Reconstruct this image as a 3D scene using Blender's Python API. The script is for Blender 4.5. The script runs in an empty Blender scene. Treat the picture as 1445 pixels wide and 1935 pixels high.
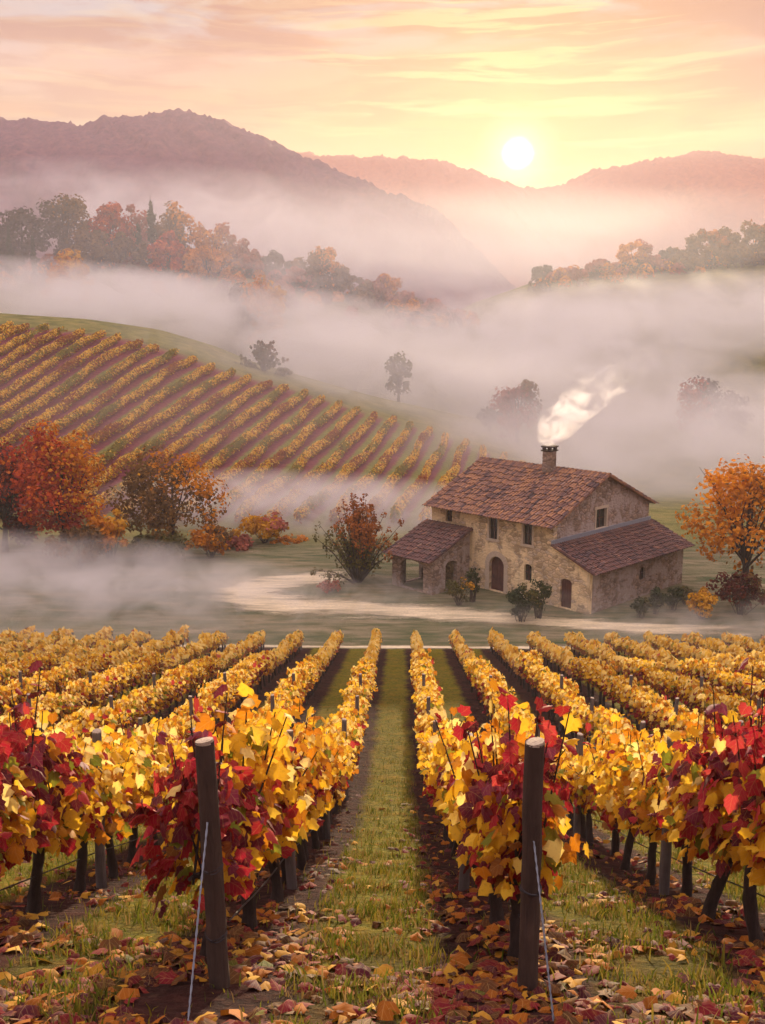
import bpy, bmesh, math, random
import numpy as np
from mathutils import Vector, Matrix

R = math.radians
SC = bpy.context.scene
COL = SC.collection
rng = np.random.default_rng(11)
random.seed(11)

# ------------------------------------------------------------------ camera
FPX, CX, CY = 1900.0, 722.5, 967.5
PITCH = math.atan((CY - 600) / FPX)
YAW = math.atan(34.5 / FPX)
Fw = np.array([-math.sin(YAW) * math.cos(PITCH), math.cos(YAW) * math.cos(PITCH), -math.sin(PITCH)])
Rt = np.array([math.cos(YAW), math.sin(YAW), 0.0])
Up = np.cross(Rt, Fw)
cam_d = bpy.data.cameras.new('camera')
cam = bpy.data.objects.new('camera', cam_d)
COL.objects.link(cam)
cam.rotation_euler = (math.pi / 2 - PITCH, 0, YAW)
cam_d.sensor_fit = 'VERTICAL'
cam_d.sensor_height = 24
cam_d.lens = 24 * FPX / 1935
cam_d.clip_start = 0.05
cam_d.clip_end = 8000
SC.camera = cam


def ray(px, py):
    d = Fw + Rt * (px - CX) / FPX - Up * (py - CY) / FPX
    return d / d[1]


def at(px, py, Y):
    return ray(px, py) * Y


def proj(p):
    p = np.asarray(p, float)
    d = p @ Fw
    return CX + FPX * (p @ Rt) / d, CY - FPX * (p @ Up) / d


def fit_x(px, Y):
    return at(px, 1000, Y)[0]


# ------------------------------------------------------------------ terrain
SLOPE, Z0, YARD, ROW_END = 0.43, -2.08, -20.75, 60.5
ROW_X0, ROW_S = -0.243, 2.4
PRY = np.linspace(0, 62, 311)
_sl = np.interp(PRY, [0, 16, 28, 62], [.43, .43, .238, .236])
PRZ = Z0 - np.concatenate([[0], np.cumsum((_sl[1:] + _sl[:-1]) / 2 * np.diff(PRY))])


def smax(a, b, k):
    h = np.clip(0.5 + 0.5 * (a - b) / k, 0, 1)
    return b + (a - b) * h + k * h * (1 - h)


def sstep(a, b, x):
    t = np.clip((x - a) / (b - a), 0, 1)
    return t * t * (3 - 2 * t)


def crest(pts, Y):
    P = np.array([at(px, py, Y) for px, py in pts])
    return P[:, 0], P[:, 2]


C1 = crest([(-500, 588), (-200, 578), (0, 590), (150, 602), (280, 622), (380, 652), (450, 682), (560, 714), (700, 757),
            (850, 795), (970, 832), (1100, 890), (1300, 960), (1800, 1000)], 190)
C2 = crest([(-600, 500), (0, 515), (250, 500), (450, 520), (650, 560), (780, 590), (890, 612), (1000, 680), (1200, 760), (2000, 780)], 310)
C3 = crest([(400, 760), (700, 680), (900, 570), (1000, 535), (1130, 520), (1290, 500), (1445, 480), (1800, 440), (2200, 420)], 360)


def hill(x, y, base, C, cy, front, back, pw):
    cz = np.interp(x, C[0], C[1])
    t = (y - (cy - front)) / front
    up = np.where(t < 0, 0, 1 - (1 - np.clip(t, 0, 1)) ** pw)
    dn = np.clip(1 - ((y - cy) / back) ** 2, 0, 1)
    p = np.where(y < cy, up, dn)
    return base + np.maximum(cz - base, 0) * p


def wob(x, y, s, a):
    return a * (np.sin(x / s + 1.3 * np.sin(y / s * .7)) + np.sin(y / s * 1.3 + 2.1 + np.sin(x / s * .8)))


def T(x, y):
    x = np.asarray(x, float)
    y = np.asarray(y, float)
    pl = np.interp(y, PRY, PRZ) + .2 * np.clip(-y, 0, 6)
    base = smax(pl, YARD - .1, 0.5)
    base = base - 4.5 * sstep(92, 150, y)
    h1 = hill(x, y, base, C1, 190, 92, 75, 1.45)
    h2 = hill(x, y, base, C2, 310, 70, 110, 1.6)
    h3 = hill(x, y, base, C3, 360, 80, 130, 1.6)
    z = np.maximum(np.maximum(h1, h2), h3)
    z = z + wob(x, y, 9, .10) * sstep(92, 115, y)
    z = z + wob(x, y, 1.1, .018) * (1 - sstep(55, 62, y))
    return z


def t1(x, y):
    return float(T(x, y))


# ------------------------------------------------------------------ mesh helpers
def mesh_np(name, V, F, mats, mi=None, smooth=True, attrs=None):
    V = np.ascontiguousarray(V, dtype=np.float32)
    F = np.ascontiguousarray(F, dtype=np.int32)
    me = bpy.data.meshes.new(name)
    k = F.shape[1]
    me.vertices.add(len(V))
    me.vertices.foreach_set('co', V.ravel())
    me.loops.add(F.size)
    me.loops.foreach_set('vertex_index', F.ravel())
    me.polygons.add(len(F))
    me.polygons.foreach_set('loop_start', np.arange(0, F.size, k, dtype=np.int32))
    for m in mats:
        me.materials.append(m)
    if mi is not None:
        me.polygons.foreach_set('material_index', np.ascontiguousarray(mi, dtype=np.int32))
    me.update(calc_edges=True)
    me.polygons.foreach_set('use_smooth', np.full(len(F), smooth))
    if attrs:
        for an, av in attrs.items():
            a = me.attributes.new(an, 'FLOAT', 'POINT')
            a.data.foreach_set('value', np.ascontiguousarray(av, dtype=np.float32))
    me.validate()
    return me


def link(name, me, parent=None, loc=None):
    o = bpy.data.objects.new(name, me)
    COL.objects.link(o)
    if parent is not None:
        o.parent = parent
    if loc is not None:
        o.location = loc
    return o


def tag(o, label, cat, group=None, kind=None):
    o['label'] = label
    o['category'] = cat
    if group:
        o['group'] = group
    if kind:
        o['kind'] = kind
    return o


def empty(name, loc, rz=0):
    o = bpy.data.objects.new(name, None)
    o.empty_display_size = .3
    COL.objects.link(o)
    o.location = loc
    o.rotation_euler = (0, 0, rz)
    return o


class MB:
    """collects polygons of any size with a material index"""
    def __init__(s):
        s.v, s.f, s.m, s.sm = [], [], [], []

    def add(s, vs, fs, m=0, smooth=False):
        b = len(s.v)
        s.v += [tuple(map(float, v)) for v in vs]
        for f in fs:
            s.f.append([b + i for i in f])
            s.m.append(m)
            s.sm.append(smooth)

    def box(s, lo, hi, m=0, jit=0):
        x0, y0, z0 = lo
        x1, y1, z1 = hi
        vs = [(x0, y0, z0), (x1, y0, z0), (x1, y1, z0), (x0, y1, z0), (x0, y0, z1), (x1, y0, z1), (x1, y1, z1), (x0, y1, z1)]
        if jit:
            vs = [tuple(c + random.uniform(-jit, jit) for c in v) for v in vs]
        s.add(vs, [(3, 2, 1, 0), (4, 5, 6, 7), (0, 1, 5, 4), (1, 2, 6, 5), (2, 3, 7, 6), (3, 0, 4, 7)], m)

    def tube(s, pts, rad, n=7, m=0, cap=True, lump=0.0):
        pts = [np.array(p, float) for p in pts]
        rings = []
        for i, p in enumerate(pts):
            d = pts[min(i + 1, len(pts) - 1)] - pts[max(i - 1, 0)]
            d = d / (np.linalg.norm(d) + 1e-9)
            a = np.array([1., 0, 0]) if abs(d[0]) < .8 else np.array([0, 1., 0])
            u = np.cross(d, a)
            u /= np.linalg.norm(u)
            w = np.cross(d, u)
            rings.append([p + (u * math.cos(2 * math.pi * k / n) + w * math.sin(2 * math.pi * k / n)) * rad[i] *
                          (1 + (random.uniform(-lump, lump) if lump else 0)) for k in range(n)])
        vs = [q for r in rings for q in r]
        fs = [(i * n + k, i * n + (k + 1) % n, (i + 1) * n + (k + 1) % n, (i + 1) * n + k) for i in range(len(pts) - 1) for k in range(n)]
        s.add(vs, fs, m, True)
        if cap:
            s.add(rings[-1], [list(range(n))], m)
            s.add(rings[0], [list(range(n))[::-1]], m)

    def mesh(s, name, mats):
        me = bpy.data.meshes.new(name)
        me.from_pydata(s.v, [], s.f)
        for mt in mats:
            me.materials.append(mt)
        me.polygons.foreach_set('material_index', s.m)
        me.polygons.foreach_set('use_smooth', s.sm)
        me.update()
        return me

    def build(s, name, mats, parent=None, loc=None):
        return link(name, s.mesh(name, mats if isinstance(mats, (list, tuple)) else [mats]), parent, loc)


# ------------------------------------------------------------------ materials
class NT:
    def __init__(s, name):
        s.m = bpy.data.materials.new(name)
        s.m.use_nodes = True
        s.t = s.m.node_tree
        s.t.nodes.clear()
        s.out = s.n('ShaderNodeOutputMaterial')

    def n(s, ty, **kw):
        nd = s.t.nodes.new(ty)
        for k, v in kw.items():
            setattr(nd, k, v)
        return nd

    def l(s, a, b):
        s.t.links.new(a, b)

    def val(s, sock, v):
        if isinstance(v, bpy.types.NodeSocket):
            s.l(v, sock)
        else:
            sock.default_value = v

    def math(s, op, a, b=0.0, c=None, clamp=False):
        nd = s.n('ShaderNodeMath', operation=op, use_clamp=clamp)
        s.val(nd.inputs[0], a)
        s.val(nd.inputs[1], b)
        if c is not None:
            s.val(nd.inputs[2], c)
        return nd.outputs[0]

    def noise(s, vec, scale, detail=4, rough=.55, dist=0):
        nd = s.n('ShaderNodeTexNoise')
        if vec is not None:
            s.l(vec, nd.inputs['Vector'])
        nd.inputs['Scale'].default_value = scale
        nd.inputs['Detail'].default_value = detail
        nd.inputs['Roughness'].default_value = rough
        nd.inputs['Distortion'].default_value = dist
        return nd.outputs[0]

    def ramp(s, fac, stops, interp='LINEAR'):
        nd = s.n('ShaderNodeValToRGB')
        cr = nd.color_ramp
        cr.interpolation = interp
        while len(cr.elements) < len(stops):
            cr.elements.new(0.5)
        for e, (p, c) in zip(cr.elements, stops):
            e.position = p
            e.color = (*c, 1) if len(c) == 3 else c
        s.val(nd.inputs[0], fac)
        return nd.outputs[0]

    def mix(s, fac, a, b, blend='MIX'):
        nd = s.n('ShaderNodeMix', data_type='RGBA', blend_type=blend)
        s.val(nd.inputs[0], fac)
        for i, v in ((6, a), (7, b)):
            if isinstance(v, bpy.types.NodeSocket):
                s.l(v, nd.inputs[i])
            else:
                nd.inputs[i].default_value = (*v, 1)
        return nd.outputs[2]

    def mapping(s, vec, loc=(0, 0, 0), rot=(0, 0, 0), scale=(1, 1, 1)):
        nd = s.n('ShaderNodeMapping')
        s.l(vec, nd.inputs[0])
        nd.inputs[1].default_value = loc
        nd.inputs[2].default_value = rot
        nd.inputs[3].default_value = scale
        return nd.outputs[0]

    def pbr(s, color, rough=.8, bump=None, bstr=.4, bdist=.05, spec=.3):
        p = s.n('ShaderNodeBsdfPrincipled')
        s.val(p.inputs['Base Color'], color if isinstance(color, bpy.types.NodeSocket) else (*color, 1))
        s.val(p.inputs['Roughness'], rough)
        p.inputs['Specular IOR Level'].default_value = spec
        if bump is not None:
            b = s.n('ShaderNodeBump')
            b.inputs['Strength'].default_value = bstr
            b.inputs['Distance'].default_value = bdist
            s.l(bump, b.inputs['Height'])
            s.l(b.outputs[0], p.inputs['Normal'])
        return p

    def done(s, shader):
        s.l(shader.outputs[0], s.out.inputs[0])
        return s.m


def leaf_mat(name, stops, trans=.45, rough=.5, clump=0.0, clump_scale=.6, tint=None):
    """leaf colours vary per leaf (random per island) and by soft clumps"""
    t = NT(name)
    g = t.n('ShaderNodeNewGeometry')
    f = g.outputs['Random Per Island']
    if clump:
        nz = t.noise(g.outputs['Position'], clump_scale, 2)
        nz = t.math('MULTIPLY_ADD', nz, 2.2, -.6, clamp=True)
        f = t.math('ADD', t.math('MULTIPLY', f, 1 - clump), t.math('MULTIPLY', nz, clump))
    c = t.ramp(f, stops)
    if tint == 2:
        # veins, browned rims and spots of a vine leaf
        au = t.math('ABSOLUTE', t.n('ShaderNodeAttribute', attribute_name='leaf_u').outputs['Fac'])
        av = t.n('ShaderNodeAttribute', attribute_name='leaf_v').outputs['Fac']
        rib = t.math('SUBTRACT', 1.0, t.math('MULTIPLY', au, 22.0), clamp=True)
        sd_ = t.math('ABSOLUTE', t.math('SUBTRACT', t.math('FRACT', t.math('MULTIPLY', t.math('SUBTRACT', av, t.math('MULTIPLY', au, .55)), 4.0)), .5))
        side = t.math('MULTIPLY', t.math('SUBTRACT', 1.0, t.math('MULTIPLY', sd_, 11.0), clamp=True), .6)
        vein = t.math('MAXIMUM', rib, side)
        rim = t.math('ADD', t.math('MULTIPLY', au, .8), t.math('ABSOLUTE', t.math('SUBTRACT', av, .42)))
        fine = t.noise(g.outputs['Position'], 16, 4, .65)
        edge = t.math('MULTIPLY_ADD', t.math('ADD', rim, t.math('MULTIPLY', fine, .9)), 2.2, -2.45, clamp=True)
        c = t.mix(t.math('MULTIPLY', edge, .7), c, (.20, .06, .015))
        blot = t.noise(g.outputs['Position'], 30, 3, .6)
        c = t.mix(t.math('MULTIPLY_ADD', blot, 2.6, -1.35, clamp=True), c, t.mix(.5, c, (.30, .12, .02)))
        c = t.mix(t.math('MULTIPLY', vein, .35), c, t.mix(.5, c, (.85, .62, .22)))
    p = t.pbr(c, rough + .15, spec=.12)
    tr = t.n('ShaderNodeBsdfTranslucent')
    t.l(c, tr.inputs[0])
    mx = t.n('ShaderNodeMixShader')
    mx.inputs[0].default_value = trans
    t.l(p.outputs[0], mx.inputs[1])
    t.l(tr.outputs[0], mx.inputs[2])
    return t.done(mx)


def L(*stops):
    n = len(stops)
    return [(i / max(1, n - 1), c) for i, c in enumerate(stops)]


GOLD = leaf_mat('vine_leaf_gold', L((.62, .31, .010), (.82, .48, .018), (.90, .60, .05), (.74, .38, .012)), tint=2)
PALE = leaf_mat('vine_leaf_pale', L((.88, .62, .10), (.94, .76, .28), (.92, .68, .14)), tint=2)
AMBER = leaf_mat('vine_leaf_amber', L((.42, .15, .008), (.62, .22, .01), (.50, .22, .012)), tint=2)
CRIM = leaf_mat('vine_leaf_crimson', L((.20, .006, .014), (.38, .015, .03), (.28, .01, .015), (.50, .05, .05)), tint=2)
MAROON = leaf_mat('vine_leaf_maroon', L((.07, .006, .012), (.14, .01, .025), (.20, .03, .06)), trans=.3, tint=2)
GREEN = leaf_mat('vine_leaf_green', L((.13, .15, .012), (.24, .25, .02), (.30, .26, .02)), tint=2)
BROWNL = leaf_mat('vine_leaf_brown', L((.16, .06, .015), (.26, .11, .02), (.20, .05, .015)), trans=.25, tint=2)
VL = [GOLD, PALE, AMBER, CRIM, MAROON, GREEN, BROWNL]


def wood_mat(name, c0, c1, scale=6, stretch=.12):
    t = NT(name)
    tc = t.n('ShaderNodeTexCoord')
    v = t.mapping(tc.outputs['Object'], scale=(1, 1, stretch))
    nz = t.noise(v, scale * 4, 6, .65, .6)
    big = t.noise(tc.outputs['Object'], 2.5, 3)
    c = t.mix(nz, c0, c1)
    c = t.mix(t.math('MULTIPLY_ADD', big, 1.4, -.4, clamp=True), c, tuple(x * .45 for x in c0))
    return t.done(t.pbr(c, .85, nz, .9, .03))


POST = wood_mat('post_wood', (.03, .018, .014), (.13, .08, .06))
POST_GREY = wood_mat('post_weathered', (.07, .06, .06), (.24, .20, .19))
ENDG = wood_mat('end_grain', (.35, .26, .18), (.62, .50, .38), 8, 1)
BARK = wood_mat('vine_bark', (.018, .012, .011), (.075, .048, .04), 10, .2)
TBARK = wood_mat('tree_bark', (.03, .02, .016), (.10, .066, .045), 2, .3)


def simple(name, col, rough=.6, metal=0.0, bump=0):
    t = NT(name)
    tc = t.n('ShaderNodeTexCoord')
    nz = t.noise(tc.outputs['Object'], 14, 4)
    c = t.mix(nz, tuple(x * .7 for x in col), tuple(min(1, x * 1.25) for x in col))
    p = t.pbr(c, rough, nz if bump else None, .4, .02)
    p.inputs['Metallic'].default_value = metal
    return t.done(p)


WIRE = simple('galvanised_wire', (.20, .22, .26), .55, .6)
DARKWIRE = simple('rusty_wire', (.05, .045, .05), .6, .5)


def ground_mat():
    t = NT('ground')
    g = t.n('ShaderNodeNewGeometry')
    P = g.outputs['Position']
    sx = t.n('ShaderNodeSeparateXYZ')
    t.l(P, sx.inputs[0])
    at_ = lambda n: t.n('ShaderNodeAttribute', attribute_name=n).outputs['Fac']
    wv, wh, wy = at_('w_vine'), at_('w_hill'), at_('w_yard')
    warp = t.noise(P, .8, 3)
    fine = t.noise(P, 9, 6, .65)
    mid = t.noise(P, 1.9, 5, .6)
    big = t.noise(P, .11, 4, .6)
    # soil and grass colours
    soil = t.ramp(fine, [(.25, (.010, .006, .006)), (.5, (.034, .017, .014)), (.68, (.075, .036, .026)), (.85, (.14, .075, .05))])
    soil = t.mix(t.math('MULTIPLY_ADD', mid, 2.4, -1.0, clamp=True), soil, (.085, .026, .02))
    grass = t.ramp(fine, [(.25, (.045, .048, .006)), (.5, (.14, .13, .013)), (.7, (.26, .21, .022)), (.85, (.42, .27, .03))])
    grass = t.mix(t.math('MULTIPLY_ADD', mid, 2.6, -1.25, clamp=True), grass, (.32, .18, .018))
    # aisles of the near vineyard
    u = t.math('ADD', t.math('DIVIDE', t.math('SUBTRACT', sx.outputs[0], ROW_X0), ROW_S), t.math('MULTIPLY_ADD', warp, .22, -.11))
    tri = t.math('ABSOLUTE', t.math('SUBTRACT', t.math('FRACT', t.math('ADD', u, .5)), .5))   # 0 mid aisle, .5 under row
    gm = t.math('MULTIPLY_ADD', t.math('SUBTRACT', .235, tri), 9.0, .5, clamp=True)
    # the trodden headland before the first posts is half bare
    bare = t.math('MULTIPLY', t.math('SUBTRACT', 1.0, t.math('DIVIDE', t.math('SUBTRACT', sx.outputs[1], 5.0), 6.0, clamp=True), clamp=True), t.math('MULTIPLY_ADD', t.noise(P, 1.1, 4, .6), 6.0, -2.1, clamp=True))
    gm = t.math('MULTIPLY', gm, t.math('MULTIPLY_ADD', bare, -.95, 1.0))
    vine = t.mix(gm, soil, grass)
    # hillside strips (rows run a little to the right)
    a = HROW_A
    hu = t.math('SUBTRACT', t.math('MULTIPLY', sx.outputs[0], math.cos(a)), t.math('MULTIPLY', sx.outputs[1], math.sin(a)))
    hu = t.math('ADD', t.math('DIVIDE', hu, HROW_S), t.math('MULTIPLY_ADD', warp, .25, -.12))
    ht = t.math('ABSOLUTE', t.math('SUBTRACT', t.math('FRACT', t.math('ADD', hu, .5)), .5))
    hm = t.math('MULTIPLY_ADD', t.math('SUBTRACT', .20, ht), 7.0, .5, clamp=True)
    hsoil = t.ramp(mid, [(.3, (.16, .035, .06)), (.55, (.26, .06, .08)), (.75, (.32, .14, .09))])
    hgrass = t.ramp(mid, [(.3, (.13, .15, .03)), (.6, (.24, .24, .05)), (.8, (.38, .26, .05))])
    hcol = t.mix(hm, hsoil, hgrass)
    # meadow and yard
    mead = t.ramp(t.noise(P, .35, 5, .62), [(.3, (.10, .11, .035)), (.5, (.20, .19, .06)), (.7, (.30, .25, .09))])
    vs = t.mapping(P, scale=(.25, 1.0, 1))
    yard = t.ramp(t.noise(vs, .9, 5, .6, .6), [(.3, (.07, .10, .045)), (.48, (.15, .15, .075)), (.62, (.26, .22, .13)), (.8, (.40, .34, .22))])
    c = t.mix(wy, mead, yard)
    c = t.mix(wh, c, hcol)
    c = t.mix(wv, c, vine)
    c = t.mix(t.math('MULTIPLY_ADD', big, .9, -.42, clamp=True), c, (.10, .055, .035))
    hgt = t.math('ADD', fine, t.math('MULTIPLY', mid, 2))
    return t.done(t.pbr(c, .95, hgt, 1.0, .16, .05))


HROW_A, HROW_S = math.atan((1010 - 757) / FPX), 3.1
GROUND = ground_mat()


def stone_mat(name, warm, grey, patch):
    t = NT(name)
    tc = t.n('ShaderNodeTexCoord')
    P = tc.outputs['Object']
    vz = t.n('ShaderNodeTexVoronoi', feature='DISTANCE_TO_EDGE')
    vc = t.n('ShaderNodeTexVoronoi')
    mp = t.mapping(P, scale=(2.2, 2.2, 4.2))
    wn = t.n('ShaderNodeTexNoise')
    t.l(mp, wn.inputs['Vector'])
    wn.inputs['Scale'].default_value = 1.6
    mv = t.n('ShaderNodeVectorMath', operation='MULTIPLY_ADD')
    t.l(wn.outputs['Color'], mv.inputs[0])
    mv.inputs[1].default_value = (.5, .5, .5)
    t.l(mp, mv.inputs[2])
    for v in (vz, vc):
        t.l(mv.outputs[0], v.inputs['Vector'])
        v.inputs['Scale'].default_value = 1.0
    sep = t.n('ShaderNodeSeparateColor')
    t.l(vc.outputs['Color'], sep.inputs[0])
    st = t.ramp(sep.outputs[0], [(0, tuple(c * .55 for c in warm)), (.35, warm), (.6, grey), (.8, tuple(min(1, c * 1.3) for c in warm)), (1, tuple(c * .7 for c in grey))])
    joint = t.ramp(vz.outputs['Distance'], [(0, (1, 1, 1)), (.09, (0, 0, 0))])
    st = t.mix(joint, st, tuple(c * .55 for c in warm))
    pn = t.noise(P, .55, 5, .62, .5)
    pm = t.ramp(pn, [(.50, (0, 0, 0)), (.56, (1, 1, 1))])
    fn = t.noise(P, 6, 6, .65)
    pl = t.mix(fn, tuple(c * .75 for c in patch), tuple(min(1, c * 1.2) for c in patch))
    c = t.mix(pm, st, pl)
    stain = t.noise(t.mapping(P, scale=(1.5, 1.5, .25)), 1.4, 5, .6)
    c = t.mix(t.math('MULTIPLY_ADD', stain, 2.2, -1.15, clamp=True), c, tuple(x * .35 for x in grey))
    h = t.math('ADD', t.math('MULTIPLY', t.math('MINIMUM', vz.outputs['Distance'], .25), 2.0), t.math('MULTIPLY', fn, .4))
    return t.done(t.pbr(c, .92, h, .9, .06, .1))


WALL_LIT = stone_mat('stone_ochre_lit', (.62, .47, .28), (.52, .43, .33), (.80, .64, .38))  # ochre plaster and stone, with the front's warm light put into the colour
WALL_SHADED = stone_mat('stone_shaded', (.32, .23, .17), (.35, .29, .26), (.40, .33, .29))  # darker copy of the stone, the gable's shade put into its colour
TRIM = simple('stone_trim', (.52, .43, .32), .9, 0, 1)
DARKWOOD = wood_mat('door_wood', (.075, .03, .025), (.19, .085, .06), 5, .12)
BEAM = wood_mat('beam_wood', (.06, .04, .03), (.17, .11, .08), 4, .3)
FLASH = simple('lead_flashing', (.26, .29, .35), .45, .3, 1)
SOOT = simple('sooty_clay', (.07, .05, .045), .9, 0, 1)


def glass_mat():
    t = NT('window_glass')
    p = t.pbr((.018, .014, .014), .25, spec=.5)
    return t.done(p)


GLASS = glass_mat()


def tile_mat(name, stops, across):
    t = NT(name)
    g = t.n('ShaderNodeNewGeometry')
    tc = t.n('ShaderNodeTexCoord')
    nz = t.noise(t.mapping(tc.outputs['Object'], scale=across), 1.0, 5, .7)
    f = t.math('ADD', t.math('MULTIPLY', g.outputs['Random Per Island'], .45), t.math('MULTIPLY_ADD', nz, 1.9, -.72))
    c = t.ramp(f, stops)
    fn = t.noise(tc.outputs['Object'], 9, 5, .7)
    c = t.mix(t.math('MULTIPLY_ADD', fn, 2.2, -1.0, clamp=True), c, (.10, .075, .07))
    return t.done(t.pbr(c, .78, fn, .5, .02, .3))


_st1 = [(0, (.035, .022, .026)), (.22, (.095, .052, .050)), (.40, (.21, .10, .068)), (.54, (.42, .20, .08)), (.66, (.14, .08, .075)), (.80, (.30, .14, .075)), (.9, (.22, .16, .14)), (1, (.70, .47, .26))]
_st2 = [(0, (.03, .018, .022)), (.25, (.08, .040, .040)), (.48, (.16, .07, .052)), (.64, (.10, .065, .062)), (.80, (.28, .115, .06)), (.92, (.17, .125, .11)), (1, (.48, .33, .22))]
TILE = tile_mat('clay_tiles', _st1, (.35, 2.4, .35))
TILE2 = tile_mat('clay_tiles_dark', _st2, (.35, 2.4, .35))
TILE3 = tile_mat('clay_tiles_lean_to', _st2, (2.4, .35, .35))

# ------------------------------------------------------------------ sky, sun, air
SUN_PX = (978, 290)
sd = ray(*SUN_PX)
sd = sd / np.linalg.norm(sd)
SUN_EL = math.asin(sd[2])
SUN_AZ = math.atan2(sd[0], sd[1])
print('sun el/az', math.degrees(SUN_EL), math.degrees(SUN_AZ))


def make_world():
    w = bpy.data.worlds.new('World')
    SC.world = w
    w.use_nodes = True
    t = NT.__new__(NT)
    t.t = w.node_tree
    t.t.nodes.clear()
    out = t.n('ShaderNodeOutputWorld')
    bg = t.n('ShaderNodeBackground')
    bg.inputs[1].default_value = .1
    t.l(bg.outputs[0], out.inputs[0])
    sky = t.n('ShaderNodeTexSky', sky_type='NISHITA')
    sky.sun_disc = False
    sky.sun_elevation = SUN_EL
    sky.sun_rotation = SUN_AZ
    sky.air_density = 1.6
    sky.dust_density = 3.0
    tc = t.n('ShaderNodeTexCoord')
    D = tc.outputs['Generated']
    sx = t.n('ShaderNodeSeparateXYZ')
    t.l(D, sx.inputs[0])
    el = t.math('DIVIDE', t.math('ARCSINE', sx.outputs[2]), math.pi / 2)      # -1..1
    e = t.math('MULTIPLY_ADD', el, 3.6, .0, clamp=True)                       # 0..25 deg
    # base glow of the dawn by height
    base = t.ramp(e, [(0, (.90, .56, .50)), (.14, (1.05, .62, .36)), (.30, (1.15, .66, .22)), (.42, (1.08, .50, .20)), (.51, (.96, .38, .27)),
                      (.60, (.56, .48, .64)), (1, (.76, .575, .60))])
    # angle to the sun
    dp = t.n('ShaderNodeVectorMath', operation='DOT_PRODUCT')
    t.l(D, dp.inputs[0])
    dp.inputs[1].default_value = tuple(sd)
    ang = t.math('MULTIPLY', t.math('ARCCOSINE', t.math('MINIMUM', dp.outputs['Value'], 1.0)), 180 / math.pi)
    # far from the sun the sky cools to lavender
    far = t.math('MULTIPLY_ADD', ang, 1 / 28, -9 / 28, clamp=True)
    base = t.mix(t.math('MULTIPLY', far, .75), base, (.68, .55, .63))
    # clouds: streaks, by direction
    az = t.math('ARCTAN2', sx.outputs[0], sx.outputs[1])
    cv = t.n('ShaderNodeCombineXYZ')
    t.l(t.math('MULTIPLY', az, 5.5), cv.inputs[0])
    t.l(t.math('MULTIPLY', el, 46), cv.inputs[1])
    cw = t.noise(cv.outputs[0], .9, 3, .5)
    v2 = t.n('ShaderNodeVectorMath', operation='ADD')
    t.l(cv.outputs[0], v2.inputs[0])
    cx = t.n('ShaderNodeCombineXYZ')
    t.l(t.math('MULTIPLY', cw, 1.1), cx.inputs[0])
    t.l(t.math('MULTIPLY', cw, .8), cx.inputs[1])
    t.l(cx.outputs[0], v2.inputs[1])
    V = v2.outputs[0]
    n1 = t.noise(t.mapping(V, loc=(4.3, 1.7, 0)), 1.0, 5, .55)
    n2 = t.noise(t.mapping(V, loc=(11.3, 7.1, 2)), 1.5, 6, .6)
    n3 = t.noise(t.mapping(V, loc=(31.3, 2.1, 5), scale=(.8, 2.2, 1)), 1.3, 5, .6)
    hi = t.math('MULTIPLY_ADD', e, 2.2, -.55, clamp=True)
    rose = t.math('MULTIPLY', t.ramp(n1, [(.42, (0, 0, 0)), (.53, (1, 1, 1))]), t.math('MULTIPLY_ADD', hi, 1.1, .16, clamp=True))
    low = t.math('SUBTRACT', 1.0, t.math('DIVIDE', t.math('SUBTRACT', t.math('MULTIPLY', el, 90.0), 17.0), 8.0, clamp=True), clamp=True)
    rose = t.math('MULTIPLY', rose, low)
    c = t.mix(rose, base, (.50, .11, .12))
    peach = t.math('MULTIPLY', t.ramp(n2, [(.50, (0, 0, 0)), (.62, (1, 1, 1))]), t.math('MULTIPLY_ADD', hi, -.6, .62))
    peach = t.math('MULTIPLY', peach, low)
    c = t.mix(peach, c, (1.15, .52, .24))
    near = t.math('SUBTRACT', 1.0, t.math('DIVIDE', ang, 15.0), clamp=True)
    lite = t.math('MULTIPLY', t.ramp(n3, [(.52, (0, 0, 0)), (.60, (1, 1, 1))]), t.math('MULTIPLY_ADD', near, 1.0, .2, clamp=True))
    c = t.mix(lite, c, (1.35, .95, .42))
    # glow around the sun and the disc itself
    glow = t.ramp(t.math('DIVIDE', ang, 14.0, clamp=True), [(0, (1, 1, 1)), (.10, (.62, .62, .62)), (.25, (.40, .40, .40)), (.55, (.22, .22, .22)), (1, (0, 0, 0))])
    c = t.mix(glow, c, (1.45, .80, .22))
    wf = t.math('ADD', ang, t.math('MULTIPLY_ADD', n2, .5, -.25))
    disc = t.ramp(t.math('DIVIDE', wf, 2.4, clamp=True), [(0, (1, 1, 1)), (.30, (1, 1, 1)), (.38, (.30, .30, .30)), (.7, (.1, .1, .1)), (1, (0, 0, 0))])
    c = t.mix(disc, c, (2.6, 2.4, 1.9))
    # the painted dawn over the physical sky
    sc10 = t.n('ShaderNodeVectorMath', operation='SCALE')
    t.l(c, sc10.inputs[0])
    # the high sky, above the picture, is brightened as added fill light
    zen = t.math('MULTIPLY_ADD', t.math('MULTIPLY_ADD', el, 90 / 25, -1.0, clamp=True), ZENITH * WORLD_GAIN, WORLD_GAIN)
    t.l(zen, sc10.inputs['Scale'])
    add = t.n('ShaderNodeVectorMath', operation='MULTIPLY_ADD')
    t.l(sky.outputs[0], add.inputs[0])
    add.inputs[1].default_value = (.03, .03, .03)
    t.l(sc10.outputs[0], add.inputs[2])
    t.l(add.outputs[0], bg.inputs[0])
    w.cycles.sampling_method = 'MANUAL'
    w.cycles.sample_map_resolution = 512


WORLD_GAIN, ZENITH = 1.9, 3.2
make_world()

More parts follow.
